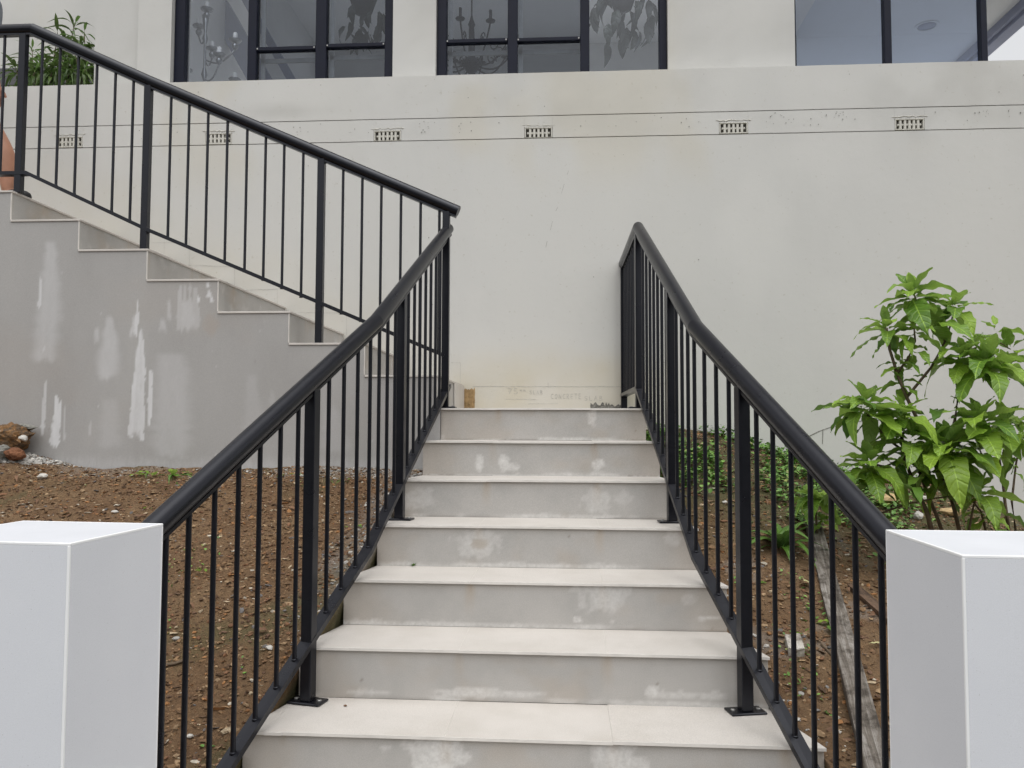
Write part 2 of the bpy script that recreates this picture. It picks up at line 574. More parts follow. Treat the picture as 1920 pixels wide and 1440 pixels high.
# ------------------------------------------------------------------ main dimensions
T, H, D0, Z0 = .30691, .171, 2.42834, .684
def Dk(k): return D0 + k * T
def Zk(k): return Z0 + k * H
XL = {-3: -.932, -2: -.932, -1: -.985, 0: -.984, 1: -.9145, 2: -.8475, 3: -.7923, 4: -.752, 5: -.711, 6: -.670}
XR = {-3: .708, -2: .708, -1: .752, 0: .751, 1: .669, 2: .597, 3: .540, 4: .500, 5: .461, 6: .425}
YW = 5.35                                    # the house wall
JX = (-.8611, -.3611, .1398, .6398)          # tile joints, half a metre apart
WZ = [1.888, 2.064, 2.240, 2.422, 2.595, 2.769, 2.938]         # upper flight treads
WX = [-.69, -1.090, -1.513, -1.917, -2.327, -2.728, -3.132]    # and risers
YF = 4.272                                   # face of the upper flight

def px2(x, y, Y):
    p = at(x, y, Y)
    return p.x, p.z

# ================================================================== the setting
mb = MB()
mb.add([(-60, -60, 0), (60, -60, 0), (60, 60, 0), (-60, 60, 0)], [(0, 1, 2, 3)])
tag(mb.build('ground', M_PAVE), kind='structure')

xs_, zs_ = np.linspace(-40, 40, 160), np.linspace(0, 1, 14)  # unseen hedge added behind the camera to darken reflections in metal and frames
X, Zt = np.meshgrid(xs_, zs_, indexing='ij')
Hh = 4.2 + 1.6 * (fbm(X * .25, X * 0, 3) - .5)
Y = -15 - 1.2 * np.sqrt(np.clip(1 - (2 * Zt - 1) ** 2, 0, 1)) * -1 + 1.2 * (fbm(X * 1.4, Zt * 6, 4) - .5)
hg = obj('unseen_dark_hedge', grid_mesh('unseen_dark_hedge', np.stack([X, Y, Zt * Hh], -1).reshape(-1, 3), 160, 14, mat_plain('unseen_hedge_leaves', (.035, .055, .022), .9, .4, 9, .6, 30), None, False))
tag(hg, 'added dark hedge, unseen behind the camera, darkening the reflections', 'hedge', kind='stuff')

# ---- garden soil: one sheet each side of the stairs
def soilL(x, y):
    x, y = np.asarray(x, float), np.asarray(y, float)
    z = np.interp(y, [1.0, 1.9, 2.43, 2.74, 3.04, 3.35, 3.66, 4.0, 4.27, 5.4], [.40, .46, .615, .765, .925, 1.06, 1.18, 1.32, 1.385, 1.42])
    z = z + .06 * (fbm(x * 1.1, y * 1.1, 5) - .5) + .03 * (fbm(x * 5, y * 5, 9) - .5) + .018 * (fbm(x * 22, y * 22, 11, 3) - .5)
    e = stair_edge(y, -1) - x
    ze = np.clip(Z0 + (H / T) * (y - D0) - .095, .45, 1.64) + .05 * (fbm(x * 9, y * 9, 33) - .5)
    wgt = sstep(.20, .0, e) * sstep(4.15, 3.7, y)
    z = z + wgt * np.maximum(0, ze - z)
    return z + .10 * sstep(-2.5, -3.2, x) * sstep(3.7, 4.2, y)
def soilR(x, y):
    x, y = np.asarray(x, float), np.asarray(y, float)
    z = np.interp(y, [1.0, 1.9, 2.3, 2.74, 3.04, 3.35, 3.66, 4.0, 4.4, 5.0, 5.4], [.45, .52, .62, .74, .85, .955, 1.06, 1.18, 1.33, 1.52, 1.61])
    fall = np.interp(x, [.4, .75, 1.0, 1.46, 1.73, 2.2, 2.5, 2.7, 3.4, 6], [0, 0, .03, .16, .25, .30, .36, .60, .85, 1.2])
    z = z - fall * np.interp(y, [2.0, 3.0, 4.2, 5.3], [.12, .35, .75, 1.0])
    return z + .05 * (fbm(x * 1.3, y * 1.3, 25) - .5) + .035 * (fbm(x * 5, y * 5, 29) - .5) + .02 * (fbm(x * 22, y * 22, 31, 3) - .5)
def stair_edge(y, side):
    ks = [k for k in sorted(XL) if k >= 0]
    return np.interp(y, [Dk(k) for k in ks], [(XL if side < 0 else XR)[k] for k in ks])
def soil(name, x0, x1, y0, y1, fn, nx, ny, stain):
    us = np.linspace(0, 1, nx)
    ys = np.linspace(y0, y1, ny)
    U, Y = np.meshgrid(us, ys, indexing='ij')
    if x0 < 0:                                  # the bed stops at the edge of the stairs
        X = x0 + (stair_edge(Y, -1) - .003 - x0) * U
    else:
        X = stair_edge(Y, 1) + .003 + (x1 - stair_edge(Y, 1) - .003) * U ** 1.4
    Z = fn(X, Y)
    st = stain(X, Y)
    e = -1 if x0 < 0 else 0                     # the bank of earth down the side of the stairs
    for dz in (.06, .14, .40):
        Xe, Ye, Ze = X[e:e + 1] if e == 0 else X[-1:], Y[:1], (Z[:1] if e == 0 else Z[-1:])
        Xe = Xe + (.003 if x0 < 0 else -.003) * (dz > .1) - (.025 if x0 < 0 else -.025) * (fbm(Ye * 30, Ye * 0 + dz * 40, 66) - .1) * (dz < .2)
        rows = (X, Y, Z, st)
        base_z = fn(stair_edge(Ye, -1) - .003, Ye) if x0 < 0 else fn(stair_edge(Ye, 1) + .003, Ye)
        sk = np.zeros_like(st[:1]); sk[..., 1] = .75
        new = (Xe, Ye, base_z - dz, sk)
        if e == 0:
            X, Y, Z, st = (np.concatenate([b_, a_], 0) for a_, b_ in zip(rows, new))
        else:
            X, Y, Z, st = (np.concatenate([a_, b_], 0) for a_, b_ in zip(rows, new))
    nx += 3
    V = np.stack([X, Y, Z], -1).reshape(-1, 3)
    o = obj(name, grid_mesh(name, V, nx, ny, M_SOIL, {'stain': st.reshape(-1, 4)}))
    return tag(o, kind='structure')
def stainL(X, Y):
    a = np.zeros(X.shape + (4,))
    ed = stair_edge(Y, -1) - X
    a[..., 0] = .75 * sstep(.30, .05, ed + .15 * (fbm(X * 9, Y * 9, 3) - .5)) * sstep(2.9, 3.4, Y)
    a[..., 0] = np.maximum(a[..., 0], .7 * sstep(4.05, 4.25, Y + .12 * (fbm(X * 12, Y * 12, 8) - .5)) * sstep(-1.6, -1.2, X))
    a[..., 0] = np.maximum(a[..., 0], .35 * sstep(4.0, 4.27, Y) * sstep(.45, .6, fbm(X * 4, Y * 4, 4)))
    a[..., 1] = .5 * sstep(.60, .75, fbm(X * 3, Y * 3, 44))
    return a
def stainR(X, Y):
    a = np.zeros(X.shape + (4,))
    a[..., 1] = .7 * sstep(3.6, 4.3, Y + .6 * (fbm(X * 3, Y * 3, 4) - .5))
    a[..., 0] = .35 * sstep(.62, .72, fbm(X * 4, Y * 4, 14))
    return a
soil('soil', -6.5, -.62, 1.72, 4.262, soilL, 260, 140, stainL)
soil('soil', .41, 6.0, 1.75, 5.345, soilR, 220, 160, stainR)

def on_soil(x, y, side):
    fn = soilL if side < 0 else soilR
    ys = np.linspace(1.8, 5.3, 701)
    d = CR * ((x - 960) / 1500) + CU * ((720 - y) / 1500) + CF
    X, Z = CAM.x + d.x / d.y * ys, CAM.z + d.z / d.y * ys
    k = np.nonzero(Z <= fn(X, ys))[0]
    i = k[0] if len(k) else len(ys) - 1
    return Vector((float(X[i]), float(ys[i]), float(fn(X[i], ys[i]))))

# low garden walls that hold the beds back, each side of the gate pillars
for nm, x0, x1, lab in (('garden_wall', -6.6, -1.345, 'low grey retaining wall left of the left pillar'), ('garden_wall', 1.075, 6.1, 'low grey retaining wall right of the right pillar')):
    mb = MB()
    mb.box(x0, x1, 1.62, 1.75, -.02, .50, .008)
    mb.box(x0 - .02, x1 + (.02 if x0 > 0 else -.003), 1.60, 1.77, .502, .54, .008)
    tag(mb.build(nm, M_SIDE), lab, 'garden wall')

# ================================================================== the house
house = thing('house', 'cream rendered house with dark framed windows above a long blank base wall', 'house', (0, YW, 0))

def wall_stain(X, Z):
    a = np.zeros(X.shape + (4,))
    # yellowed damp above the landing
    d = np.abs(X + .1)
    y = sstep(2.22, 1.80, Z + .18 * (fbm(X * 3, Z * 3, 2) - .5)) * sstep(.95, .55, d)
    y = np.maximum(y, .9 * np.exp(-(((X + .52) / .20) ** 2 + ((Z - 1.98) / .14) ** 2)))
    y = np.maximum(y, .8 * np.exp(-(((X - .20) / .16) ** 2 + ((Z - 1.95) / .13) ** 2)))
    g = .42 * y * (.5 + fbm(X * 6, Z * 6, 6))
    # long soft brown runs along the flight and at the left
    fl = sstep(.55, .0, Z - (1.88 + np.clip(-.69 - X, 0, 9) * .432) + .25 * (fbm(X * 4, Z * 4, 12) - .5)) * sstep(-.7, -.9, X)
    g = np.maximum(g, .14 * fl * (.4 + 1.2 * fbm(X * 9, Z * 9, 41)))
    g = np.maximum(g, .20 * sstep(.56, .74, fbm(X * 1.6, Z * .8, 71)) * sstep(3.1, 3.55, Z))
    b = .26 * sstep(.42, .85, fbm(X * 2.6 + 2, Z * 3.2, 77, 5)) * sstep(3.2, 3.6, Z) * sstep(1.2, 2.6, X)
    b = np.maximum(b, .16 * sstep(.45, .8, fbm(X * 2.2 + 7, Z * 2.8, 79, 5)) * sstep(3.4, 3.75, Z))
    b = np.maximum(b, .30 * np.exp(-(((X + 1.95) / .35) ** 2 + ((Z - 3.80) / .05) ** 2)) * fbm(X * 8, Z * 14, 80) * 1.6)
    b = np.maximum(b, .06 * sstep(.5, .8, fbm(X * 1.2, Z * .5, 78)))
    r = .30 * sstep(.56, .72, fbm(X * .8 + 5, Z * .7, 90))
    a[..., 0], a[..., 1], a[..., 2] = r, np.clip(g, 0, 1), b
    return a
def wall_panel(name, x0, x1, z0, z1, yf=YW, thick=.02, dx=.035, parent=house):
    """a rendered panel: a fine front sheet with stain data, turned back at its four edges"""
    nx, nz = max(3, int((x1 - x0) / dx) + 1), max(3, int((z1 - z0) / dx) + 1)
    xs, zs = np.linspace(x0, x1, nx), np.linspace(z0, z1, nz)
    X, Z = np.meshgrid(xs, zs, indexing='ij')
    wav = .004 * (fbm(X * .9, Z * .9, 61) - .5)
    edge = (.0018 * (fbm(X * 7, Z * 0 + 3, 62) - .5))
    Zm = Z.copy()
    Zm[:, 0] += edge[:, 0]
    Zm[:, -1] += edge[:, -1]
    Y = np.full_like(X, yf) + wav
    P = np.stack([X, Y, Zm], -1)
    Pb = P.copy()
    # ring of returned edge
    idx = np.arange(nx * nz).reshape(nx, nz)
    F = np.stack([idx[:-1, :-1], idx[1:, :-1], idx[1:, 1:], idx[:-1, 1:]], -1).reshape(-1, 4).tolist()
    ring = list(idx[:, 0]) + list(idx[-1, 1:]) + list(idx[-2::-1, -1]) + list(idx[0, -2:0:-1])
    V = P.reshape(-1, 3).tolist()
    base = len(V)
    for q in ring:
        p = V[q]
        V.append([p[0], yf + thick, p[2]])
    n = len(ring)
    for i in range(n):
        F.append([ring[(i + 1) % n], ring[i], base + i, base + (i + 1) % n])
    st = wall_stain(X, Z).reshape(-1, 4)
    st = np.concatenate([st, st[ring]])
    return obj(name, raw_mesh(name, np.array(V), np.array(F), M_WALL, {'stain': st}, False), parent)

GLO, GHI, LEDGE = 3.5715, 3.7265, 4.027
XW0, XW1 = -7.5, 5.6
wall_panel('base_wall', XW0, XW1, -.05, GLO - .003)
wall_panel('parapet', XW0, XW1, GHI + .003, LEDGE)
mb = MB()
mb.box(XW0, XW1, YW + .021, YW + .14, -.05, LEDGE - .002)
mb.box(XW0, XW1, YW + .003, YW + .12, LEDGE - .0015, LEDGE + .001)
mb.build('wall_core', M_WALL, house)
VENTS = [(-3.505, 3.6155), (-2.4205, 3.6175), (-1.2245, 3.609), (-.183, 3.609), (1.1245, 3.613), (2.269, 3.6125)]
vw, vh = .096, .0395        # half the opening cut for a vent
xs = XW0
for cx, cz in VENTS + [(99, 0)]:
    xe = min(cx - vw, XW1)
    wall_panel('band_panel', xs, xe, GLO + .003, GHI - .003)
    if cx < 90:
        wall_panel('band_panel', cx - vw + .0005, cx + vw - .0005, cz + vh, GHI - .003, dx=.02)
    xs = cx + vw
for i, (cx, cz) in enumerate(VENTS):
    mb = MB()
    rx, rz = .0855, .0305
    y0, y1 = YW - .002, YW + .0205
    mb.box(cx - vw + .002, cx - rx, y0, y1, cz - rz, cz + rz, .002)
    mb.box(cx + rx, cx + vw - .002, y0, y1, cz - rz, cz + rz, .002)
    mb.box(cx - vw + .002, cx + vw - .002, y0, y1, cz + rz, cz + vh - .001, .002)
    mb.box(cx - vw + .002, cx + vw - .002, y0, y1, GLO + .0035, cz - rz, .002)
    for j in range(1, 6):
        x = cx - rx + 2 * rx * j / 6 + random.uniform(-.001, .001)
        mb.box(x - .0080, x + .0080, y0 + .003, y1, cz - rz, cz + rz, .0025)
    for j in range(6):
        x = cx - rx + 2 * rx * (j + .5) / 6
        mb.box(x - rx / 6 + .0082, x + rx / 6 - .0082, y0 + .005, y1, cz - .0068, cz + .0058, .002)
    v = mb.build('air_vent', M_VENT, house)
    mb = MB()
    mb.box(cx - rx, cx + rx, YW + .0202, YW + .0208, cz - rz, cz + rz)  # dark sheet behind the grille, its colour standing in for shade inside
    mb.build('vent_shade_sheet', M_DARK, v)
    # rough lip of mortar over the vent
    pts = [(cx - vw - .018 + t * (2 * vw + .036), YW - .0012, cz + vh + .012 + random.uniform(-.004, .005)) for t in np.linspace(0, 1, 16)]
    mb = MB()
    mb.tube(pts, .0028, 5, scale=[random.uniform(.4, 1.3) for _ in pts])
    mb.build('mortar_lip', M_VENT, v)
# pin holes in the render
mb = MB()
for _ in range(150):
    if random.random() < .75:
        x, z = random.uniform(-3.2, 3.2), random.uniform(3.62, 3.71)
        if random.random() < .5: x = random.choice((-1.9, -.9, 1.5, 1.9, 2.9)) + random.gauss(0, .25)
    else:
        x, z = random.uniform(-3, 3.2), random.choice((random.uniform(3.75, 4.0), random.uniform(1.9, 3.5)))
    if any(abs(x - c) < .12 for c, _ in VENTS) and z < 3.73: continue
    r = random.uniform(.0018, .0045)
    k = 6
    ring = [(x + r * math.cos(6.283 * j / k) * random.uniform(.6, 1.2), YW - .0045, z + r * math.sin(6.283 * j / k) * random.uniform(.6, 1.4)) for j in range(k)]
    mb.add(ring, [tuple(range(k))])
pn = mb.build('pin_hole', M_MORTAR, house)
pn['kind'] = 'stuff'

# upper storey: piers between the windows
YP, YG = 5.50, 5.555
ZT = 6.36
def pier(x0, x1, yf, z0=LEDGE - .05, z1=ZT):
    wall_panel('pier', x0, x1, z0, z1, yf, .30, .08)
pier(-3.112, -2.861, YP)
pier(-3.470, -3.1125, YP + .055)
pier(-1.228, -.919, YP)
pier(.713, 1.579, YP)
# return wall on the left and the set-back wall behind the terrace
mb = MB()
mb.box(-3.468, -3.30, YP + .36, 7.0, LEDGE - .1, ZT)
mb.build('return_wall', M_WHITE, house)
wall_panel('rear_wall', -8.0, -3.30, LEDGE - .3, ZT, 7.0, .2, .1)
mb = MB()
mb.box(-8.0, -3.47, YW + .13, 7.2, LEDGE - .35, LEDGE - .25)
mb.build('terrace_slab', M_CORE, house)

def window(x0, x1, jl, jr, mull, transoms, panes, z0=3.93, z1=6.1, depth=.07):
    mb = MB()
    mb.box(x0, jl, YG - .012, YG + depth, z0, z1, .003)
    mb.box(jr, x1, YG - .012, YG + depth, z0, z1, .003)
    mb.box(jl, jr, YG - .010, YG + depth - .002, z1 - .06, z1 - .001, .003)
    mb.box(jl, jr, YG - .010, YG + depth - .002, z0 + .001, z0 + .05, .003)
    wd = mb.build('window', M_FRAME, house)
    for a, b in mull:
        mb = MB()
        mb.box(a, b, YG - .010, YG + depth - .003, z0 + .051, z1 - .061, .003)
        mb.build('mullion', M_FRAME, wd)
    for a, b, z in transoms:
        mb = MB()
        mb.box(a + .001, b - .001, YG - .004, YG + .05, z - .014, z + .014, .003)
        mb.build('transom', M_FRAME, wd)
        mb = MB()                       # the inner sash seen a little lower behind the glass
        mb.box(a + .004, b - .004, YG + .072, YG + .09, z - .072, z - .040, .003)
        mb.box(a + .004, a + .034, YG + .072, YG + .09, z0 + .06, z1 - .07, .003)
        mb.build('inner_sash', M_VENT, wd)
        for e in (a + .006, b - .012):
            mb = MB()
            mb.box(e - .004, e + .006, YG - .0075, YG - .004, z - .006, z + .006, .001)
            mb.build('bracket_screw', M_BOLT, wd)
    for a, b, mt in panes:
        mb = MB()
        mb.box(a - .004, b + .004, YG + .020, YG + .026, z0 + .03, z1 - .03)
        mb.build('pane', mt, wd)
    return wd
window(-2.858, -1.231, -2.781, -1.296, [(-2.308, -2.244), (-1.805, -1.726)], [(-2.244, -1.805, 4.350), (-1.726, -1.296, 4.360)],
       [(-2.781, -2.308, M_GLASS), (-2.244, -1.805, M_GLASSD), (-1.726, -1.296, M_GLASSD)])
window(-.916, .711, -.85, .659, [(-.41, -.341), (.106, .17)], [(-.85, -.41, 4.366), (-.341, .106, 4.362)],
       [(-.85, -.41, M_GLASSD), (-.341, .106, M_GLASSD), (.17, .659, M_GLASS)])
window(1.582, 2.882, 1.600, 2.840, [(2.197, 2.246)], [], [(1.600, 2.197, M_GLASSC), (2.246, 2.840, M_GLASSC)], depth=.045)
# the glass side of the corner room
mb = MB()
mb.box(2.836, 2.880, 9.96, 10.02, 3.93, ZT + .137, .003)
mb.box(2.838, 2.878, YG + .05, 9.96, 3.93, 3.98, .003)
sw = mb.build('window', M_FRAME, house)
mb = MB()
mb.box(2.856, 2.862, YG + .046, 9.96, 3.98, ZT + .137)
mb.build('pane', M_GLASSC, sw)
# rooms behind the glass
mb = MB()
mb.box(-3.29, 2.83, 10.03, 10.2, 5.80, ZT + .138)
mb.box(-3.29, 2.83, 10.03, 10.2, 3.60, 3.95)
for x in (-3.29, -1.0, .8, 2.69):  # openings between these piers are added, unseen, to brighten the rooms
    mb.box(x, x + .14, 10.03, 10.2, 3.951, 5.799)
mb.box(-3.297, -3.20, YP + .32, 10.02, 3.75, ZT + .138)
mb.build('interior_wall', M_WHITE, house)
mb = MB()
mb.box(-3.29, 2.83, YP + .10, 10.02, 3.60, 3.70)
mb.build('interior_floor', M_FLOOR, house)
mb = MB()
a, b = at(352, -90, 7.2), at(500, 172, 7.2)     # stair stringer and rail crossing behind the left window
for off, wd in ((0, .10), (.30, .035)):
    mb.sweep([(a.x + off, 7.2, a.z), (b.x + off, 7.2, b.z)], [(-.05, -wd), (.05, -wd), (.05, wd), (-.05, wd)][::-1])
mb.build('interior_stair', M_FASCIA, house)
# roof with its soffit and deep beam along the right side
mb = MB()
mb.box(-3.60, 2.862, 5.02, 10.6, ZT + .14, ZT + .40)
mb.box(2.862, 5.20, 5.02, 15.0, ZT + .14, ZT + .40)
mb.build('roof', M_SOFFIT, house)
mb = MB()
mb.box(-3.60, 5.197, 5.0, 5.018, ZT + .10, ZT + .44)
mb.box(5.202, 5.245, 4.98, 15.0, ZT + .035, ZT + .42, .006)
mb.box(5.247, 5.40, 4.98, 15.0, ZT - .012, ZT + .30, .008)
mb.build('fascia', M_FASCIA, house)
mb = MB()
mb.box(-3.46, 2.85, YP + .02, YP + .30, 6.105, ZT + .138)
mb.build('lintel', M_WALL, house)
dl = at(1738, 52, 9.82)
lamp = thing('downlight', 'round recessed downlight in the eave soffit seen through the corner window', 'light', (dl.x, dl.y, ZT + .14))
mb = MB()
mb.lathe([(.10, -.001), (.135, -.001), (.138, -.006), (.128, -.009), (.108, -.009), (.105, -.004)], (dl.x, dl.y, ZT + .139), 28)
mb.build('rim', M_SOFFIT, lamp, 'angle')
mb = MB()
mb.lathe([(.104, -.003), (.09, -.009), (.04, -.012), (.001, -.012)], (dl.x, dl.y, ZT + .139), 28)
mb.build('lens', M_LENS, lamp, True)

mb = MB()
mb.box(-4.0, 9.0, 10.21, 18.0, 3.55, 3.86)  # pale slab added out of view to bounce light onto the ceilings
mb.build('unseen_bounce_slab', M_WHITE, house)
# marks on the base wall: pencil lines and notes
def strokes(lines, r=.0011, y=YW - .0016):
    q = MB()
    for ln in lines:
        for (a, b) in zip(ln[:-1], ln[1:]):
            a, b = Vector((a[0], a[1])), Vector((b[0], b[1]))
            d = (b - a)
            if d.length < 1e-6: continue
            n = Vector((-d.y, d.x)).normalized() * r * random.uniform(.7, 1.2)
            d = d.normalized() * r * .4
            v = [(a - d + n), (a - d - n), (b + d - n), (b + d + n)]
            q.add([(p.x, y + random.uniform(-.0003, .0003), p.y) for p in v], [(0, 1, 2, 3)])
    return q
GL = {'7': [[(0, 1), (.9, 1), (.35, 0)], [(.2, .5), (.75, .52)]], '5': [[(.85, 1), (.15, 1), (.1, .55), (.6, .6), (.85, .3), (.55, 0), (.05, .08)]],
      'm': [[(0, 0), (0, .6), (.25, .5), (.4, 0)], [(.4, .4), (.65, .6), (.85, 0)]],
      'S': [[(.85, .9), (.5, 1), (.15, .8), (.3, .55), (.75, .42), (.8, .12), (.4, 0), (.05, .1)]], 'L': [[(.1, 1), (.1, 0), (.75, 0)]],
      'A': [[(0, 0), (.42, 1), (.85, 0)], [(.18, .4), (.68, .4)]], 'B': [[(.1, 0), (.1, 1), (.6, .95), (.68, .72), (.15, .52), (.75, .4), (.75, .1), (.1, 0)]],
      'C': [[(.85, .85), (.5, 1), (.12, .7), (.1, .3), (.45, 0), (.85, .12)]], 'O': [[(.45, 1), (.1, .6), (.2, .1), (.55, 0), (.85, .4), (.75, .85), (.45, 1)]],
      'N': [[(.1, 0), (.12, 1), (.8, 0), (.82, 1)]], 'R': [[(.1, 0), (.1, 1), (.65, .92), (.65, .6), (.12, .5), (.8, 0)]],
      'E': [[(.8, 1), (.1, 1), (.1, 0), (.8, 0)], [(.1, .52), (.65, .52)]], 'T': [[(0, 1), (.9, 1)], [(.45, 1), (.45, 0)]]}
def write(text, x, z, h, adv, slope=0.0):
    out = []
    for ch in text:
        hh = h
        for ln in GL.get(ch, []):
            out.append([(x + p[0] * adv * .72, z + p[1] * hh + random.uniform(-.001, .001)) for p in ln])
        x += adv
        z += slope * adv
    return out
L = write('75', -.388, 1.829, .036, .042) + write('mm', -.302, 1.845, .020, .022) + write('SLAB', -.240, 1.828, .024, .024)
L += write('CONCRETE', -.098, 1.797, .032, .0265) + write('SLAB', .124, 1.785, .030, .0335)
strokes(L, .0011).build('pencil_note', M_PENCIL, house)
L = [[(-.62, 1.8785), (.378, 1.8775)], [(-.77, 2.04), (-.708, 2.04), (-.708, 1.88)], [(-.40, 1.793), (-.20, 1.792)], [(-.25, 1.762), (-.05, 1.764)],
     [(-.116, 1.905), (-.116, 1.872)]]
def wl(p, q): return [px2(*p, YW), px2(*q, YW)]
for a, b in (((285, 455), (345, 455)), ((345, 497), (440, 500)), ((355, 447), (355, 520)), ((440, 500), (440, 545)), ((440, 545), (520, 542)), ((520, 542), (520, 590)), ((560, 586), (650, 587)), ((650, 587), (650, 628)),
             ((308, 453), (308, 475)), ((725, 640), (725, 668))):
    L.append(wl(a, b))
strokes(L, .0010).build('pencil_line', M_PENCIL, house)
# curved tide mark of the old ground level and ticks, at the right
arc = [px2(x, y, YW) for x, y in ((1488, 838), (1500, 829), (1515, 819), (1535, 809), (1560, 800), (1590, 793), (1625, 788), (1660, 787), (1700, 792))]
L = [arc, wl((1543, 805), (1542, 832)), wl((1600, 793), (1600, 815))]
strokes(L, .0024).build('tide_mark', M_MORTAR, house)
crack = [px2(x, y, YW) for x, y in ((1066, 320), (1062, 332), (1058, 345), (1050, 372), (1046, 388), (1040, 400), (1036, 415), (1030, 440), (1026, 452), (1022, 470), (1018, 480))]
strokes([[crack[i], (crack[i][0] * .35 + crack[i + 1][0] * .65, crack[i][1] * .35 + crack[i + 1][1] * .65)] for i in range(0, len(crack) - 1, 2)], .0008).build('hairline_crack', M_MORTAR, house)
# patch of exposed brick beside the first upper riser, and rough mortar at the right
def rough_patch(name, x0, x1, z0, z1, mat, y=YW, amp=.006, n=14, topvar=.02):
    xs = np.linspace(x0, x1, n)
    V, F = [], []
    nz = 10
    for i, x in enumerate(xs):
        zt = z1 - random.uniform(0, topvar)
        for j in range(nz):
            V.append((x + random.uniform(-1, 1) * .002, y - .002 - random.uniform(0, amp) * (0 < i < n - 1), z0 + (zt - z0) * j / (nz - 1)))
    idx = np.arange(n * nz).reshape(n, nz)
    F = np.stack([idx[:-1, :-1], idx[1:, :-1], idx[1:, 1:], idx[:-1, 1:]], -1).reshape(-1, 4)
    return obj(name, raw_mesh(name, np.array(V), F, mat), house)
rough_patch('brick_patch', -.703, -.607, 1.712, 1.876, M_RUST, amp=.004)
rough_patch('mortar_patch', .165, .40, 1.705, 1.775, M_MORTAR, amp=.006, n=26, topvar=.03)

# dark slatted screen on the terrace behind the bush
fc = thing('slat_fence', 'dark slatted screen on the terrace behind the leafy bush', 'fence', (-5.4, 6.75, LEDGE - .25))
for i in range(5):
    mb = MB()
    mb.box(-7.2, -3.56, 6.74, 6.765, LEDGE - .12 + i * .19, LEDGE + .04 + i * .19, .004)
    mb.build('slat', M_SLATE, fc)
for x in (-7.1, -5.4, -3.6):
    mb = MB()
    mb.box(x - .03, x + .03, 6.767, 6.82, LEDGE - .25, LEDGE + .84, .004)
    mb.build('post', M_SLATE, fc)

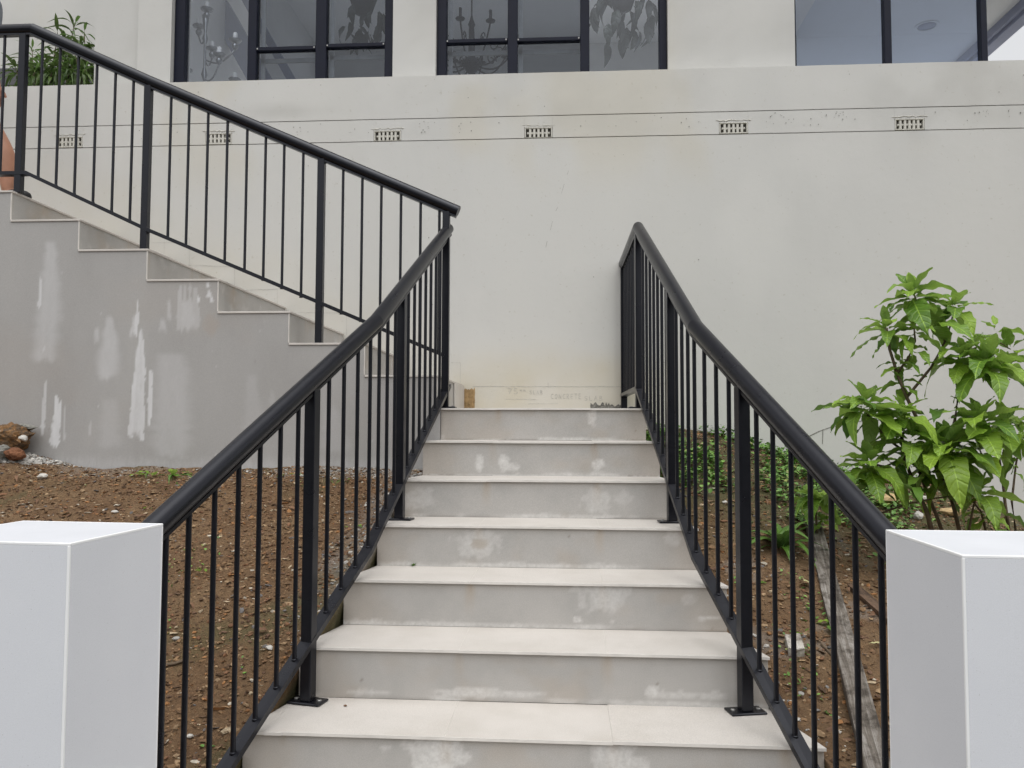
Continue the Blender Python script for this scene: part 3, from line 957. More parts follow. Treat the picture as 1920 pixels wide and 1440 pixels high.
# ================================================================== the stairs
def blotch(X, Z, cx, cz, rx, rz, s, seed, p=1.0):
    d = np.sqrt(((X - cx) / rx) ** 2 + ((Z - cz) / rz) ** 2) + 1.1 * (fbm(X * 34, Z * 34, seed, 5) - .5) + .9 * (fbm(X * 12, Z * 12, seed + 3) - .5)
    return s * p * (.55 * sstep(1.0, .82, d) + .45 * sstep(1.15, .2, d))
def riser_stain(k):
    spots = {-1: [], 0: [(815, 1418, 48, 40, .8), (1165, 1425, 42, 40, .75), (720, 1405, 8, 5, .5)],
             1: [(885, 1300, 60, 8, .7), (700, 1300, 40, 5, .5), (980, 1303, 60, 5, .6), (1225, 1298, 10, 9, .8), (1285, 1305, 70, 6, .55)],
             2: [(1140, 1120, 40, 34, .55), (1082, 1162, 9, 5, .9), (690, 1168, 40, 5, .7), (850, 1172, 110, 4, .55), (1330, 1160, 18, 5, .7), (1290, 1125, 12, 12, .35)],
             3: [(895, 1015, 38, 24, .5), (1262, 1008, 16, 14, .5), (905, 1060, 24, 4, .7), (1135, 1062, 26, 4, .7)],
             4: [(785, 938, 22, 18, .45), (1120, 945, 26, 22, .5), (1170, 935, 14, 12, .35), (1110, 968, 60, 3, .5)],
             5: [(897, 868, 7, 17, .85), (945, 866, 10, 17, .85), (958, 876, 12, 7, .7), (1122, 872, 14, 10, .8), (1120, 892, 14, 7, .6), (1000, 893, 170, 3, .7)],
             6: [(1110, 778, 7, 16, .7), (815, 820, 14, 8, .5), (1110, 826, 60, 3, .8), (920, 826, 30, 3, .5)]}.get(k, [])
    def fn(X, Z):
        a = np.zeros(X.shape + (4,))
        zt, zb = Zk(k), Zk(k - 1)
        for n, (x, y, rx, ry, s) in enumerate(spots):
            sc = Dk(k) / 1500
            cx, cz = px2(x, y, Dk(k))
            a[..., 0] = np.maximum(a[..., 0], blotch(X, Z, cx, cz, rx * sc * 1.25, ry * sc * 1.2, min(1, s * 1.02), 100 + k * 13 + n))
        if k == 3:
            cx, cz = px2(899, 1019, Dk(k))
            hole = blotch(X, Z, cx, cz, .035, .028, 1, 333)
            a[..., 0] *= 1 - .9 * hole
            a[..., 1] = np.maximum(a[..., 1], .28 * hole)
        # rust-tan runs below the tile joints
        for n, j in enumerate(JX):
            d = np.abs(X - j + .012 * (fbm(X * 0 + 4, Z * 14, 55 + n + k) - .5))
            run = sstep(.030, .004, d) * sstep(zt - .15, zt - .01, Z) * (.25 + .75 * fbm(X * 50, Z * 16, 21 + k))
            a[..., 1] = np.maximum(a[..., 1], (.55 if (k + n) % 2 else .38) * run)
            a[..., 2] = np.maximum(a[..., 2], .75 * sstep(.007, .001, d) * sstep(zt - .05, zt - .012, Z) * fbm(X * 90, Z * 60, 31 + k))
        # warm edges, dark line under the nosing, wash along the foot
        ed = np.minimum(X - XL[k], XR[k] - X)
        a[..., 1] = np.maximum(a[..., 1], .22 * sstep(.22, 0, ed + .2 * (fbm(X * 8, Z * 8, 61 + k) - .5)))
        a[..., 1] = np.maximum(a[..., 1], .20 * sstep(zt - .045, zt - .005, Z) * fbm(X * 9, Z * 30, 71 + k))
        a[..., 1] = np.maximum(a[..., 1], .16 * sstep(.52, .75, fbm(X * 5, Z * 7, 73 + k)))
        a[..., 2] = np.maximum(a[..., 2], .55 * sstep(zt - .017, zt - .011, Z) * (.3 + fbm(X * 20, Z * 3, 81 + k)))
        a[..., 0] = np.maximum(a[..., 0], .70 * sstep(zb + .020, zb + .006, Z + .034 * (fbm(X * 16, Z * 12, 91 + k) - .5)) * sstep(.40, .52, fbm(X * 2.6, Z * 0, 95 + k)))
        a[..., 2] = np.maximum(a[..., 2], .8 * sstep(.925, .95, fbm(X * 45 + 3.3, Z * 45, 97 + k, 2)))
        a[..., 2] = np.maximum(a[..., 2], .8 * sstep(zb + .006, zb + .002, Z) * sstep(.5, .2, a[..., 0]) * fbm(X * 12, Z * 0, 99 + k))  # thin dark foot line: contact shade and dirt put into the colour
        return np.clip(a, 0, 1)
    return fn
def stained_sheet(name, x0, x1, z0, z1, y, fn, mat, parent, dx=.008, back=.012):
    nx, nz = max(3, int((x1 - x0) / dx)), max(3, int((z1 - z0) / dx))
    X, Z = np.meshgrid(np.linspace(x0, x1, nx), np.linspace(z0, z1, nz), indexing='ij')
    V = np.stack([X, np.full_like(X, y), Z], -1).reshape(-1, 3)
    idx = np.arange(nx * nz).reshape(nx, nz)
    F = np.stack([idx[:-1, :-1], idx[1:, :-1], idx[1:, 1:], idx[:-1, 1:]], -1).reshape(-1, 4).tolist()
    ring = list(idx[:, 0]) + list(idx[-1, 1:]) + list(idx[-2::-1, -1]) + list(idx[0, -2:0:-1])
    V = V.tolist()
    b = len(V)
    V += [[V[q][0], y + back, V[q][2]] for q in ring]
    n = len(ring)
    F += [[ring[(i + 1) % n], ring[i], b + i, b + (i + 1) % n] for i in range(n)]
    st = fn(X, Z).reshape(-1, 4)
    st = np.concatenate([st, st[ring]])
    return obj(name, raw_mesh(name, np.array(V), np.array(F), mat, {'stain': st}), parent)

stairs = thing('staircase', 'pale tiled garden stairs widening towards the bottom between black railings', 'stairs', (-.1, 1.5, 0))
mb = MB()
ks = list(range(-3, 7))
for k in ks:
    y1 = Dk(k + 1) + .02 if k < 6 else YW - .012
    xl1, xr1 = (XL[k + 1], XR[k + 1]) if k < 6 else (-.69, .425)
    mb.prism([(XL[k] + .012, Dk(k) + .022), (XR[k] - .012, Dk(k) + .022), (xr1 - .012, y1), (xl1 + .012, y1)], -.02, Zk(k) - .0115)
mb.build('concrete_core', M_CORE, stairs)
def tread_piece(poly, z, parent, th=.0095, name='tread_tile', tilt=0.0, seed=0):
    """a tile: fine enough to carry its own dirt; front edge in the lighter edge material"""
    n = len(poly)
    q = MB()
    c = .0004
    cen = Vector((sum(p[0] for p in poly) / n, sum(p[1] for p in poly) / n))
    ins = []
    for p in poly:
        d = cen - Vector(p)
        ins.append(Vector(p) + d.normalized() * c * 1.3)
    v = [(p[0], p[1], z - th) for p in poly] + [(p[0], p[1], z - c) for p in poly] + [(p[0], p[1], z) for p in ins]
    f = [tuple(range(n))[::-1], tuple(range(2 * n, 3 * n))]
    mi = [0, 0]
    for i in range(n):
        j = (i + 1) % n
        f += [(i, j, n + j, n + i), (n + i, n + j, 2 * n + j, 2 * n + i)]
        front = abs(poly[i][1] - poly[j][1]) < .004 and (poly[i][1] + poly[j][1]) / 2 < cen.y
        side = abs(poly[i][0] - poly[j][0]) < .02
        mi += [1, 1] if front or side else [0, 0]
    q.v, q.f, q.mi, q.n = v, f, mi, len(v)
    return q.build(name, [M_TREAD, M_NOSE], parent)
OV = .010
for k in ks:
    # riser
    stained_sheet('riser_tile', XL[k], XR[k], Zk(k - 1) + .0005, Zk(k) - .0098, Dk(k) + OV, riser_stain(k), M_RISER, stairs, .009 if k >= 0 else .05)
    if k < 6:
        yf, yb = Dk(k), Dk(k + 1) + OV - .001
        xl0, xr0, xl1, xr1 = XL[k] - .004, XR[k] + .004, XL[k + 1], XR[k + 1]
        cuts = [xl1] + [j for j in JX if xl1 + .05 < j < xr1 - .05] + [xr1]
        for i in range(len(cuts) - 1):
            a, b = cuts[i], cuts[i + 1]
            dz = random.uniform(-.0010, .0010)
            dy = random.uniform(-.0016, .0016)
            tread_piece([(a + .0001, yf + dy), (b - .0001, yf + dy), (b - .0001, yb), (a + .0001, yb)], Zk(k) + dz, stairs)
        tread_piece([(xl0, yf), (xl1 - .0001, yf), (xl1 - .0001, yb)], Zk(k) - .0006, stairs)
        tread_piece([(xr1 + .0001, yf), (xr0, yf), (xr1 + .0001, yb)], Zk(k) - .0006, stairs)
    else:
        for (y0, y1) in ((Dk(6), Dk(6) + .5), (Dk(6) + .502, YW - .006)):
            cuts = [-.676, JX[1], JX[2], .43]
            for i in range(3):
                dy = random.uniform(-.0014, .0014) if y0 < 4.4 else 0
                tread_piece([(cuts[i] + .0001, y0 + dy), (cuts[i + 1] - .0001, y0 + dy), (cuts[i + 1] - .0001, y1), (cuts[i] + .0001, y1)], Zk(6) + random.uniform(-.0006, .0006), stairs)
# small things lying on the treads
def debris(name, label, cat, x, y, z, s, mat):
    q = MB()
    n = 7
    r = [random.uniform(.5, 1.1) * s for _ in range(n)]
    ring = [(x + r[i] * math.cos(6.283 * i / n), y + .7 * r[i] * math.sin(6.283 * i / n), z + .0035 + random.uniform(0, .3) * s) for i in range(n)]
    q.add(ring + [(x, y, z + .0018)], [(i, (i + 1) % n, n) for i in range(n)])
    q.add([(p[0], p[1], p[2] - .0008) for p in ring] + [(x, y, z + .001)], [((i + 1) % n, i, n) for i in range(n)])
    return tag(q.build(name, mat), label, cat)
debris('dry_leaf', 'tiny curled brown leaf lying on the lowest visible tread by the left post', 'leaf', *at(648, 1326, 2.66).to_2d(), Zk(0), .009, M_BROWNLEAF)
def sprig(label, x, y, z, s):
    q = MB()
    for i in range(6):
        a = random.uniform(0, 6.28)
        d = Vector((math.cos(a), math.sin(a), random.uniform(.3, 1.2))) * s
        n = Vector((-math.sin(a), math.cos(a), 0)) * s * .3
        b = Vector((x, y, z + .001))
        q.add([b, b + d * .5 + n, b + d, b + d * .5 - n], [(0, 1, 2, 3)])
    return tag(q.build('weed_sprig', M_WEED), label, 'weed')
p = at(775, 1060, Dk(3) + .004)
sprig('tiny green sprig growing at the foot of a pale riser', p.x, Dk(3) + .004, Zk(2), .016)

# ---- upper flight along the house wall
upper = thing('upper_flight', 'grey sided upper stair flight climbing left along the house wall', 'stairs', (-2.2, YF, 1.2))
def side_stain(X, Z):
    a = np.zeros(X.shape + (4,))
    S = YF / 1500
    jx = .010 * (fbm(X * 0 + 1, Z * 22, 5) - .5) + .012 * (fbm(X * 3, Z * 6, 6) - .5)
    grain = fbm(X * 60, Z * 12, 7)
    fine = fbm(X * 120, Z * 60, 17, 3)
    def streak(pts, s, soft=.35, edge=0.0, hard=True):
        """pts [(x, y, half width)] from top to bottom, in survey pixels"""
        P = [(*px2(x, y, YF), w * S) for x, y, w in pts][::-1]
        zs, xs, ws = [p[1] for p in P], [p[0] for p in P], [p[2] for p in P]
        c = np.interp(Z, zs, xs)
        wd = np.interp(Z, zs, ws)
        d = np.abs(X + jx * (.6 if hard else 1.5) - c) / np.maximum(wd * (1 + .5 * (fbm(X * 0 + 9, Z * 35, 19) - .5)), 1e-4)
        m = sstep(1.0 + soft, 1.0 - soft, d)
        m = m * sstep(zs[0] - .012, zs[0] + .03, Z + .05 * (grain - .5)) * sstep(zs[-1] + .01, zs[-1] - .03, Z)
        if edge:
            m = m * (1 - edge + edge * sstep(.45, .85, d))
        return s * (sstep(.30, .55, m + .9 * (fine - .5)) * (.46 + .32 * grain) if hard else m * (.7 + .6 * (.5 * grain + .5 * fine)))
    out = np.zeros_like(X)
    for pts, s, soft, edge, hard in (
        ([(95, 450, 10), (93, 560, 20), (85, 640, 24), (82, 680, 20)], .26, .6, 0, False),
        ([(76, 518, 2), (75, 545, 3), (73, 578, 3)], .85, .4, 0, True),
        ([(83, 643, 1.5), (82, 662, 2)], .7, .4, 0, True),
        ([(86, 712, 2), (82, 770, 4), (80, 815, 3)], .65, .5, 0, True),
        ([(106, 740, 3), (107, 775, 6), (104, 805, 8), (101, 838, 9)], .95, .45, .2, True),
        ([(113, 750, 3), (112, 780, 3), (109, 800, 4)], .95, .4, 0, True),
        ([(121, 758, 1.5), (120, 830, 2)], .5, .5, 0, True),
        ([(203, 590, 4), (207, 640, 17), (203, 680, 20), (200, 712, 16)], .30, .6, 0, False),
        ([(182, 612, 4), (180, 648, 6)], .28, .6, 0, False),
        ([(259, 562, 1.5), (257, 595, 3), (254, 628, 4)], .95, .35, 0, True),
        ([(253, 590, 4), (250, 632, 6)], .40, .5, 0, False),
        ([(266, 610, 1.5), (260, 660, 3), (252, 720, 4), (248, 770, 4), (243, 822, 5)], .90, .35, 0, True),
        ([(268, 636, 2), (269, 700, 3.5), (267, 770, 4), (266, 826, 4)], .85, .35, 0, True),
        ([(266, 615, 2), (263, 660, 7), (259, 720, 9), (257, 770, 10), (254, 818, 11)], .50, .4, 0, False),
        ([(283, 690, 2.5), (282, 712, 4), (281, 760, 5), (279, 800, 3)], .95, .35, 0, True),
        ([(322, 660, 22), (322, 720, 34), (322, 790, 34), (318, 860, 32)], .20, .5, 0, False),
        ([(338, 532, 3), (336, 580, 4), (335, 622, 4)], .40, .5, 0, True),
        ([(346, 532, 2), (345, 600, 4), (344, 618, 5)], .36, .5, 0, True),
        ([(356, 530, 2.5), (355, 590, 3)], .42, .5, 0, True),
        ([(366, 535, 3), (368, 590, 6), (366, 618, 10)], .35, .5, 0, True),
        ([(350, 560, 12), (352, 622, 20)], .30, .5, 0, False),
        ([(303, 595, 3), (306, 622, 9)], .26, .5, 0, False), ([(317, 560, 3), (316, 600, 4)], .26, .5, 0, False),
        ([(170, 785, 2), (169, 822, 3)], .35, .5, 0, True),
        ([(205, 745, 14), (205, 840, 20)], .12, .6, 0, False),
        ([(470, 700, 8), (480, 830, 24)], .10, .5, 0, False), ([(510, 730, 4), (512, 800, 8)], .10, .5, 0, False),
        ([(620, 760, 10), (630, 850, 26)], .12, .5, 0, False)):
        out = np.maximum(out, streak(pts, s, soft, edge, hard))
    for x, y, r in ((392, 548, 5), (397, 560, 4), (372, 561, 3), (390, 535, 3)):
        cx, cz = px2(x, y, YF)
        out = np.maximum(out, blotch(X, Z, cx, cz, r * S, r * S * 2, .7, 700 + x))
    out = np.maximum(out, .22 * sstep(1.46, 1.38, Z + .05 * (grain - .5)) * (.3 + fine))
    a[..., 0] = np.clip(out, 0, 1)
    a[..., 1] = .30 * blotch(X, Z, *px2(398, 612, YF), .045, .06, 1, 71) + .10 * sstep(.5, .75, fbm(X * 2, Z * 3, 72))
    a[..., 2] = .28 * sstep(.45, .7, fbm(X * 1.6, Z * .8, 73)) + .7 * sstep(.93, .95, fbm(X * 30, Z * 30, 74, 2))
    a[..., 2] = np.clip(a[..., 2] * (1 - a[..., 0]), 0, 1)
    return a
# side sheet, one block of columns per step
Vs, Fs, As = [], [], []
base = 0
edges = [(-5.4, WX[6], WZ[6])] + [(WX[i + 1], WX[i], WZ[i]) for i in range(5, -1, -1)] + [(WX[0] + .0, WX[0] + .0185, Zk(6))]
for a, b, zt in edges:
    nx = max(2, int((b - a) / .008) + 1)
    if a < -4: nx = 60
    nz = max(2, int((zt - 1.2) / .014) + 1)
    xs = np.linspace(a, b, nx) if a > -4 else np.concatenate([np.linspace(a, -3.3, 30), np.linspace(-3.28, b, 30)])
    X, Z = np.meshgrid(xs, np.linspace(1.2, zt - .012, nz), indexing='ij')
    Vs.append(np.stack([X, np.full_like(X, YF), Z], -1).reshape(-1, 3))
    idx = np.arange(nx * nz).reshape(nx, nz) + base
    Fs.append(np.stack([idx[:-1, :-1], idx[1:, :-1], idx[1:, 1:], idx[:-1, 1:]], -1).reshape(-1, 4))
    As.append(side_stain(X, Z).reshape(-1, 4))
    base += nx * nz
obj('rendered_side', raw_mesh('rendered_side', np.concatenate(Vs), np.concatenate(Fs), M_SIDE, {'stain': np.concatenate(As)}), upper)
mb = MB()
for i in range(7):
    x1 = WX[i] - .014
    x0 = WX[i + 1] - .014 if i < 6 else -5.4
    mb.box(x0, x1, YF + .004, YW - .012, -.02, WZ[i] - .0125)
mb.build('concrete_core', M_CORE, upper)
for i in range(7):
    x1 = WX[i] + .008
    x0 = WX[i + 1] + .002 if i < 6 else -5.4
    zb = WZ[i - 1] if i else Zk(6)
    # tread tile (edge lighter), riser tile, thin white corner trim
    q = MB()
    q.box(x0, x1, YF - .006, YW - .012, WZ[i] - .0115, WZ[i], .0015)
    q.build('tread_tile', M_TREAD, upper)
    def rs(Y2, Z2, i=i, zb=zb):
        a = np.zeros(Y2.shape + (4,))
        a[..., 1] = .25 * sstep(.5, .8, fbm(Y2 * 6, Z2 * 9, 200 + i)) + .35 * sstep(.62, .8, fbm(Y2 * 18, Z2 * 2, 210 + i)) * sstep(zb, WZ[i], Z2)
        a[..., 0] = .3 * sstep(.62, .75, fbm(Y2 * 9, Z2 * 7, 220 + i))
        return a
    Yg, Zg = np.meshgrid(np.linspace(YF + .0065, YW - .012, 60), np.linspace(zb + .0005, WZ[i] - .0120, 14), indexing='ij')
    V = np.stack([np.full_like(Yg, WX[i]), Yg, Zg], -1).reshape(-1, 3)
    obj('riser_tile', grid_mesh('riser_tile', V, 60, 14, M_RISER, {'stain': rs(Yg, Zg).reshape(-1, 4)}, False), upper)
    q = MB()
    q.box(WX[i] - .0022, WX[i] + .0022, YF - .0030, YF + .006, zb + .001, WZ[i] - .012, .0008)
    q.build('edge_trim', M_NOSE, upper)
# skirting tile against the wall on the landing
mb = MB()
mb.box(-.688, -.6785, YF + .62, YW - .013, Zk(6) + .001, 1.876, .001)
mb.build('skirting_tile', M_TREAD, upper)

# ================================================================== railings
RS = H / T                       # slope of the stair line
def zline(y, off): return Z0 + RS * (y - D0) + off
def planL(y): return -.774 - .2176 * (3.108 - y) if y < 3.108 else -.774 + .095 * (y - 3.108)
def planR(y): return .498 + .221 * (3.10 - y) if y < 3.10 else .498 - .080 * (y - 3.10)
HO, BO = .94, .07
TUBE = [(.030 * math.cos(6.2832 * j / 20), .030 * math.sin(6.2832 * j / 20)) for j in range(20)][::-1]
BARU = [(-.016, -.039), (-.016, -.0285), (.016, -.0285), (.016, -.039)]
BARB = [(-.0215, -.020), (-.0215, 0), (.0215, 0), (.0215, -.020)]
def bar_piece(ring, c):
    return ring
def rail(parent, pts, name='handrail'):
    q = MB()
    q.sweep(pts, TUBE)
    o = q.build(name, M_METAL, parent, 'angle')
    k = len(TUBE)                                # the mitred corners are crisp
    me = o.data
    at_ = me.attributes.get('sharp_edge') or me.attributes.new('sharp_edge', 'BOOLEAN', 'EDGE')
    for e in me.edges:
        a, b = e.vertices
        if a // k == b // k:
            at_.data[e.index].value = True
    q = MB()
    q.sweep(pts, BARU)
    q.build('under_bar', M_METAL, o)
    return o
def brail(parent, pts):
    q = MB()
    q.sweep(pts, BARB)
    return q.build('bottom_rail', M_METAL, parent)
def rotz(x, y, a):
    return Matrix.Translation((x, y, 0)) @ Matrix.Rotation(a, 4, 'Z')
def post(parent, x, y, z0, z1, ang, plate=True, hw=.020):
    q = MB()
    q.box(-hw, hw, -hw, hw, z0 + (.008 if plate else 0), z1, .0025, M=rotz(x, y, ang))
    o = q.build('post', M_METAL, parent)
    if plate:
        q = MB()
        q.box(-.060, .060, -.034, .034, z0 + .0012, z0 + .0085, .002, M=rotz(x, y, ang))
        pl = q.build('base_plate', M_METAL, o)
        for sx in (-1, 1):
            q = MB()
            c = rotz(x, y, ang) @ Vector((sx * .043, .0, 0))
            q.lathe([(.0085, 0), (.0085, .0035), (.0065, .005), (.001, .005)], (c.x, c.y, z0 + .0084), 8)
            q.build('bolt', M_BOLT, o)
    return o
BALCACHE = {}
def baluster(parent, x, y, z0, z1, r=.0078):
    q = MB()
    q.lathe([(r, 0), (r, z1 - z0)], (x, y, z0), 10)
    o = q.build('baluster', M_METAL, parent, 'angle')
    return o
def weld(q, x, y, z):
    q.lathe([(.0105, -.006), (.0098, .0005), (.0080, .0022)], (x, y, z), 8)

def side_railing(name, label, plan, sgn, posts, bal_y, y_end, bend, loc):
    t = thing(name, label, 'railing', loc)
    y0 = 1.80 if sgn < 0 else 1.85
    ring = []
    hp = [(plan(y), y, zline(y, HO)) for y in (y0, bend, y_end)]
    if sgn < 0:                                  # the left handrail bends a little further up than its bottom rail
        yb = 3.165
        hp[1] = (-.774 - .2176 * (3.108 - yb), yb, zline(yb, HO))
    bp = [(plan(y), y, zline(y, BO)) for y in (y0, bend, y_end)]
    if sgn > 0:
        ye = YW - .004
        hp.append((hp[-1][0] - .012, ye, hp[-1][2]))
        bp.append((bp[-1][0] - .012, ye, bp[-1][2]))
    else:
        hp[-1] = (plan(y_end), y_end, zline(y_end, HO))
    rail(t, hp)
    brail(t, bp)
    for (y, zb) in posts:
        ang = math.atan(.2176 if y < bend else .09) * (1 if sgn < 0 else -1)
        post(t, plan(y), y, zb, zline(y, HO) - .030, -ang if sgn < 0 else -ang)
    wq = MB()
    for y in bal_y:
        baluster(t, plan(y), y, zline(y, BO) - .006, zline(y, HO) - .034)
        weld(wq, plan(y), y, zline(y, BO))
    wq.build('weld_bead', M_METAL, t, True)['kind'] = 'stuff'
    return t
balL = [1.994, 2.079, 2.183, 2.289, 2.393, 2.501, 2.603] + [2.800, 2.908, 3.015, 3.122, 3.230, 3.337, 3.442] + [3.635, 3.733, 3.831, 3.929, 4.027, 4.125, 4.215]
balR = [1.972, 2.076, 2.180, 2.284, 2.388, 2.496, 2.603] + [2.806, 2.911, 3.016, 3.121, 3.226, 3.331, 3.436] + [3.640, 3.737, 3.834, 3.931, 4.028, 4.125, 4.222]
lr = side_railing('stair_railing', 'black railing on the left of the lower stairs ending at the white pillar', planL, -1, [(2.690, Zk(0)), (3.530, Zk(3))], balL, 4.385, 3.108, (-.9, 2.4, .684))
rr = side_railing('stair_railing', 'black railing on the right of the stairs turning back to the house wall', planR, 1, [(2.705, Zk(0)), (3.543, Zk(3)), (4.357, Zk(6))], balR, 4.360, 3.10, (.55, 2.4, .684))
# the return of the right railing along the landing to the wall
zt, zb = zline(4.360, HO), zline(4.360, BO)
xr = planR(4.360)
wq = MB()
for i in range(1, 10):
    y = 4.360 + i * .1
    baluster(rr, xr - .001 * i, y, zb - .006, zt - .034)
    weld(wq, xr - .001 * i, y, zb)
wq.build('weld_bead', M_METAL, rr, True)['kind'] = 'stuff'
post(rr, xr - .011, YW - .03, Zk(6), zt - .030, 0, False)

ur = thing('upper_railing', 'black railing climbing left along the upper flight to the landing', 'railing', (-2.0, 4.325, 1.9))
YR = 4.325
def upz(x, top):
    xs = [-3.075, -2.361, -1.363, -.640, -.585]
    zt = [3.902, 3.572, 3.134, 2.818, 2.794] if top else [3.052, 2.718, 2.272, 1.990, 1.969]
    return float(np.interp(x, xs, zt))
rail(ur, [(-5.0, YR, upz(-3.075, True)), (-3.075, YR, upz(-3.075, True)), (-2.361, YR, upz(-2.361, True)), (-.588, YR, upz(-.588, True))])
bz = lambda x: upz(x, False) + .010
brail(ur, [(-5.0, YR, bz(-3.075)), (-3.075, YR, bz(-3.075)), (-2.361, YR, bz(-2.361)), (-.655, YR, bz(-.655))])
for x, zb in ((-3.128, WZ[6]), (-2.373, WZ[4]), (-1.360, WZ[1]), (-.6545, Zk(6)), (-4.15, WZ[6])):
    post(ur, x, YR, zb, upz(max(x, -3.075), True) - .030, 0, True if x in (-.6545, -4.15) else False, .0195)
wq = MB()
for x in [-3.015, -2.907, -2.796, -2.684, -2.572, -2.464, -2.239, -2.132, -2.02, -1.906, -1.791, -1.683, -1.576, -1.466, -1.237, -1.128, -1.02, -.909, -.799, -.694] + [-3.245 - .105 * i for i in range(8)] + [-4.26 - .105 * i for i in range(7)]:
    xc = max(x, -3.075)
    baluster(ur, x, YR, bz(xc) - .004, upz(xc, True) - .033)
    weld(wq, x, YR, bz(xc))
wq.build('weld_bead', M_METAL, ur, True)['kind'] = 'stuff'

# ================================================================== gate pillars
def pillar(label, cx, cy, ang, wx, dy, zt, inner, loc):
    """corner (cx, cy) is the front inner corner; the body runs away from the stairs"""
    t = thing('gate_pillar', label, 'pillar', loc)
    Mx = rotz(cx, cy, ang)
    s = inner                        # +1: body runs to +x, -1: to -x
    def bx(q, x0, x1, y0, y1, z0, z1, c=0, mi=0):
        a, b = sorted((x0 * s, x1 * s))
        q.box(a, b, y0, y1, z0, z1, c, mi, Mx)
    tr = .0052
    q = MB(); bx(q, .013, wx - .013, .013, dy - .013, -.02, zt - .013); q.build('core', M_CORE, t)
    def face(name, fn):
        q = MB(); fn(q); return q.build(name, M_PILLAR, t)
    face('face_tile', lambda q: bx(q, tr, wx - tr, 0, .0125, 0, zt - tr))
    face('face_tile', lambda q: bx(q, tr, wx - tr, dy - .0125, dy, 0, zt - tr))
    face('face_tile', lambda q: bx(q, 0, .0125, tr, dy - tr, 0, zt - tr))
    face('face_tile', lambda q: bx(q, wx - .0125, wx, tr, dy - tr, 0, zt - tr))
    q = MB(); bx(q, tr, wx - tr, tr, dy - tr, zt - .0125, zt); q.build('cap_tile', M_CAPDARK, t)
    for (x0, y0) in ((0, 0), (wx - tr, 0), (0, dy - tr), (wx - tr, dy - tr)):
        q = MB(); bx(q, x0 - .0002, x0 + tr + .0002, y0 - .0002, y0 + tr + .0002, 0, zt - tr, .001); q.build('corner_trim', M_PTRIM, t)
    for (x0, x1, y0, y1) in ((0, wx, 0, tr), (0, wx, dy - tr, dy), (0, tr, tr, dy - tr), (wx - tr, wx, tr, dy - tr)):
        q = MB(); bx(q, x0 - .0001, x1 + .0001, y0 - .0001, y1 + .0001, zt - tr, zt + .0004, .001); q.build('edge_trim', M_PTRIM, t)
    return t
pillar('white tiled gate pillar at the left of the stair foot', -.960, 1.506, -R(3.9), .36, .321, 1.3836, -1, (-1.14, 1.67, 0))
pillar('white tiled gate pillar at the right of the stair foot, near the shrub', .711, 1.502, -R(.75), .36, .358, 1.3846, 1, (.89, 1.68, 0))

# ================================================================== garden: stones, planks, plants
def rock_mesh(name, mat, sub=2, seed=0, sq=(1, 1, 1), amp=.3, flat=True, rough=.06):
    import bmesh
    bm = bmesh.new()
    bmesh.ops.create_icosphere(bm, subdivisions=sub, radius=1)
    rs = np.random.default_rng(seed)
    pl = [(Vector(rs.normal(size=3)).normalized(), rs.uniform(.55, .9)) for _ in range(9)]
    for v in bm.verts:
        p = v.co
        for n, d in pl:                       # chop with planes: angular stone
            h = p.dot(n) - d
            if h > 0: p -= n * h * .9
        p *= 1 + amp * .25 * rs.uniform(-1, 1) + rough * (mnoise.fractal(p * 3.1 + Vector((seed, 0, 0)), .8, 2.1, 5))
        v.co = (p.x * sq[0], p.y * sq[1], p.z * sq[2])
    me = bpy.data.meshes.new(name)
    bm.to_mesh(me)
    bm.free()
    me.materials.append(mat)
    if not flat:
        me.polygons.foreach_set('use_smooth', [True] * len(me.polygons))
    return me
def templates(n, seed, flat=(1, 1, .6)):
    import bmesh
    out = []
    rs = np.random.default_rng(seed)
    for i in range(n):
        bm = bmesh.new()
        bmesh.ops.create_icosphere(bm, subdivisions=1, radius=1)
        V = np.array([v.co[:] for v in bm.verts])
        F = np.array([[v.index for v in f.verts] for f in bm.faces])
        bm.free()
        V *= rs.uniform(.6, 1.25, (len(V), 1))
        V *= np.array(flat) * rs.uniform(.7, 1.2, 3)
        out.append((V, F))
    return out
def scatter(name, P, S, C, temps, mat, seed=1, tilt=.5):
    """one joined mesh of many small stones at P (n,3), sizes S (n,), colours C (n,3)"""
    rs = np.random.default_rng(seed)
    Vs, Fs, Cs = [], [], []
    base = 0
    which = rs.integers(0, len(temps), len(P))
    for ti, (tv, tf) in enumerate(temps):
        ids = np.nonzero(which == ti)[0]
        if not len(ids): continue
        n = len(ids)
        a = rs.uniform(0, 6.283, n)
        b = rs.normal(0, tilt, n)
        ca, sa, cb, sb = np.cos(a), np.sin(a), np.cos(b), np.sin(b)
        Rm = np.zeros((n, 3, 3))
        Rm[:, 0, 0], Rm[:, 0, 1], Rm[:, 0, 2] = ca, -sa * cb, sa * sb
        Rm[:, 1, 0], Rm[:, 1, 1], Rm[:, 1, 2] = sa, ca * cb, -ca * sb
        Rm[:, 2, 1], Rm[:, 2, 2] = sb, cb
        V = np.einsum('nij,vj->nvi', Rm, tv) * S[ids, None, None] + P[ids, None, :]
        F = tf[None] + (base + np.arange(n) * len(tv))[:, None, None]
        Vs.append(V.reshape(-1, 3)); Fs.append(F.reshape(-1, tf.shape[1]))
        c = np.repeat(C[ids][:, None, :], len(tv), 1).reshape(-1, 3)
        Cs.append(np.concatenate([c, np.ones((len(c), 1))], 1))
        base += n * len(tv)
    return raw_mesh(name, np.concatenate(Vs), np.concatenate(Fs), mat, {'tint': np.concatenate(Cs)})
PAL = np.array([(.095, .054, .028), (.15, .085, .042), (.20, .12, .060), (.25, .165, .09), (.19, .095, .048), (.31, .21, .12), (.13, .072, .042), (.38, .30, .20), (.13, .12, .115), (.47, .42, .34), (.30, .145, .055)])
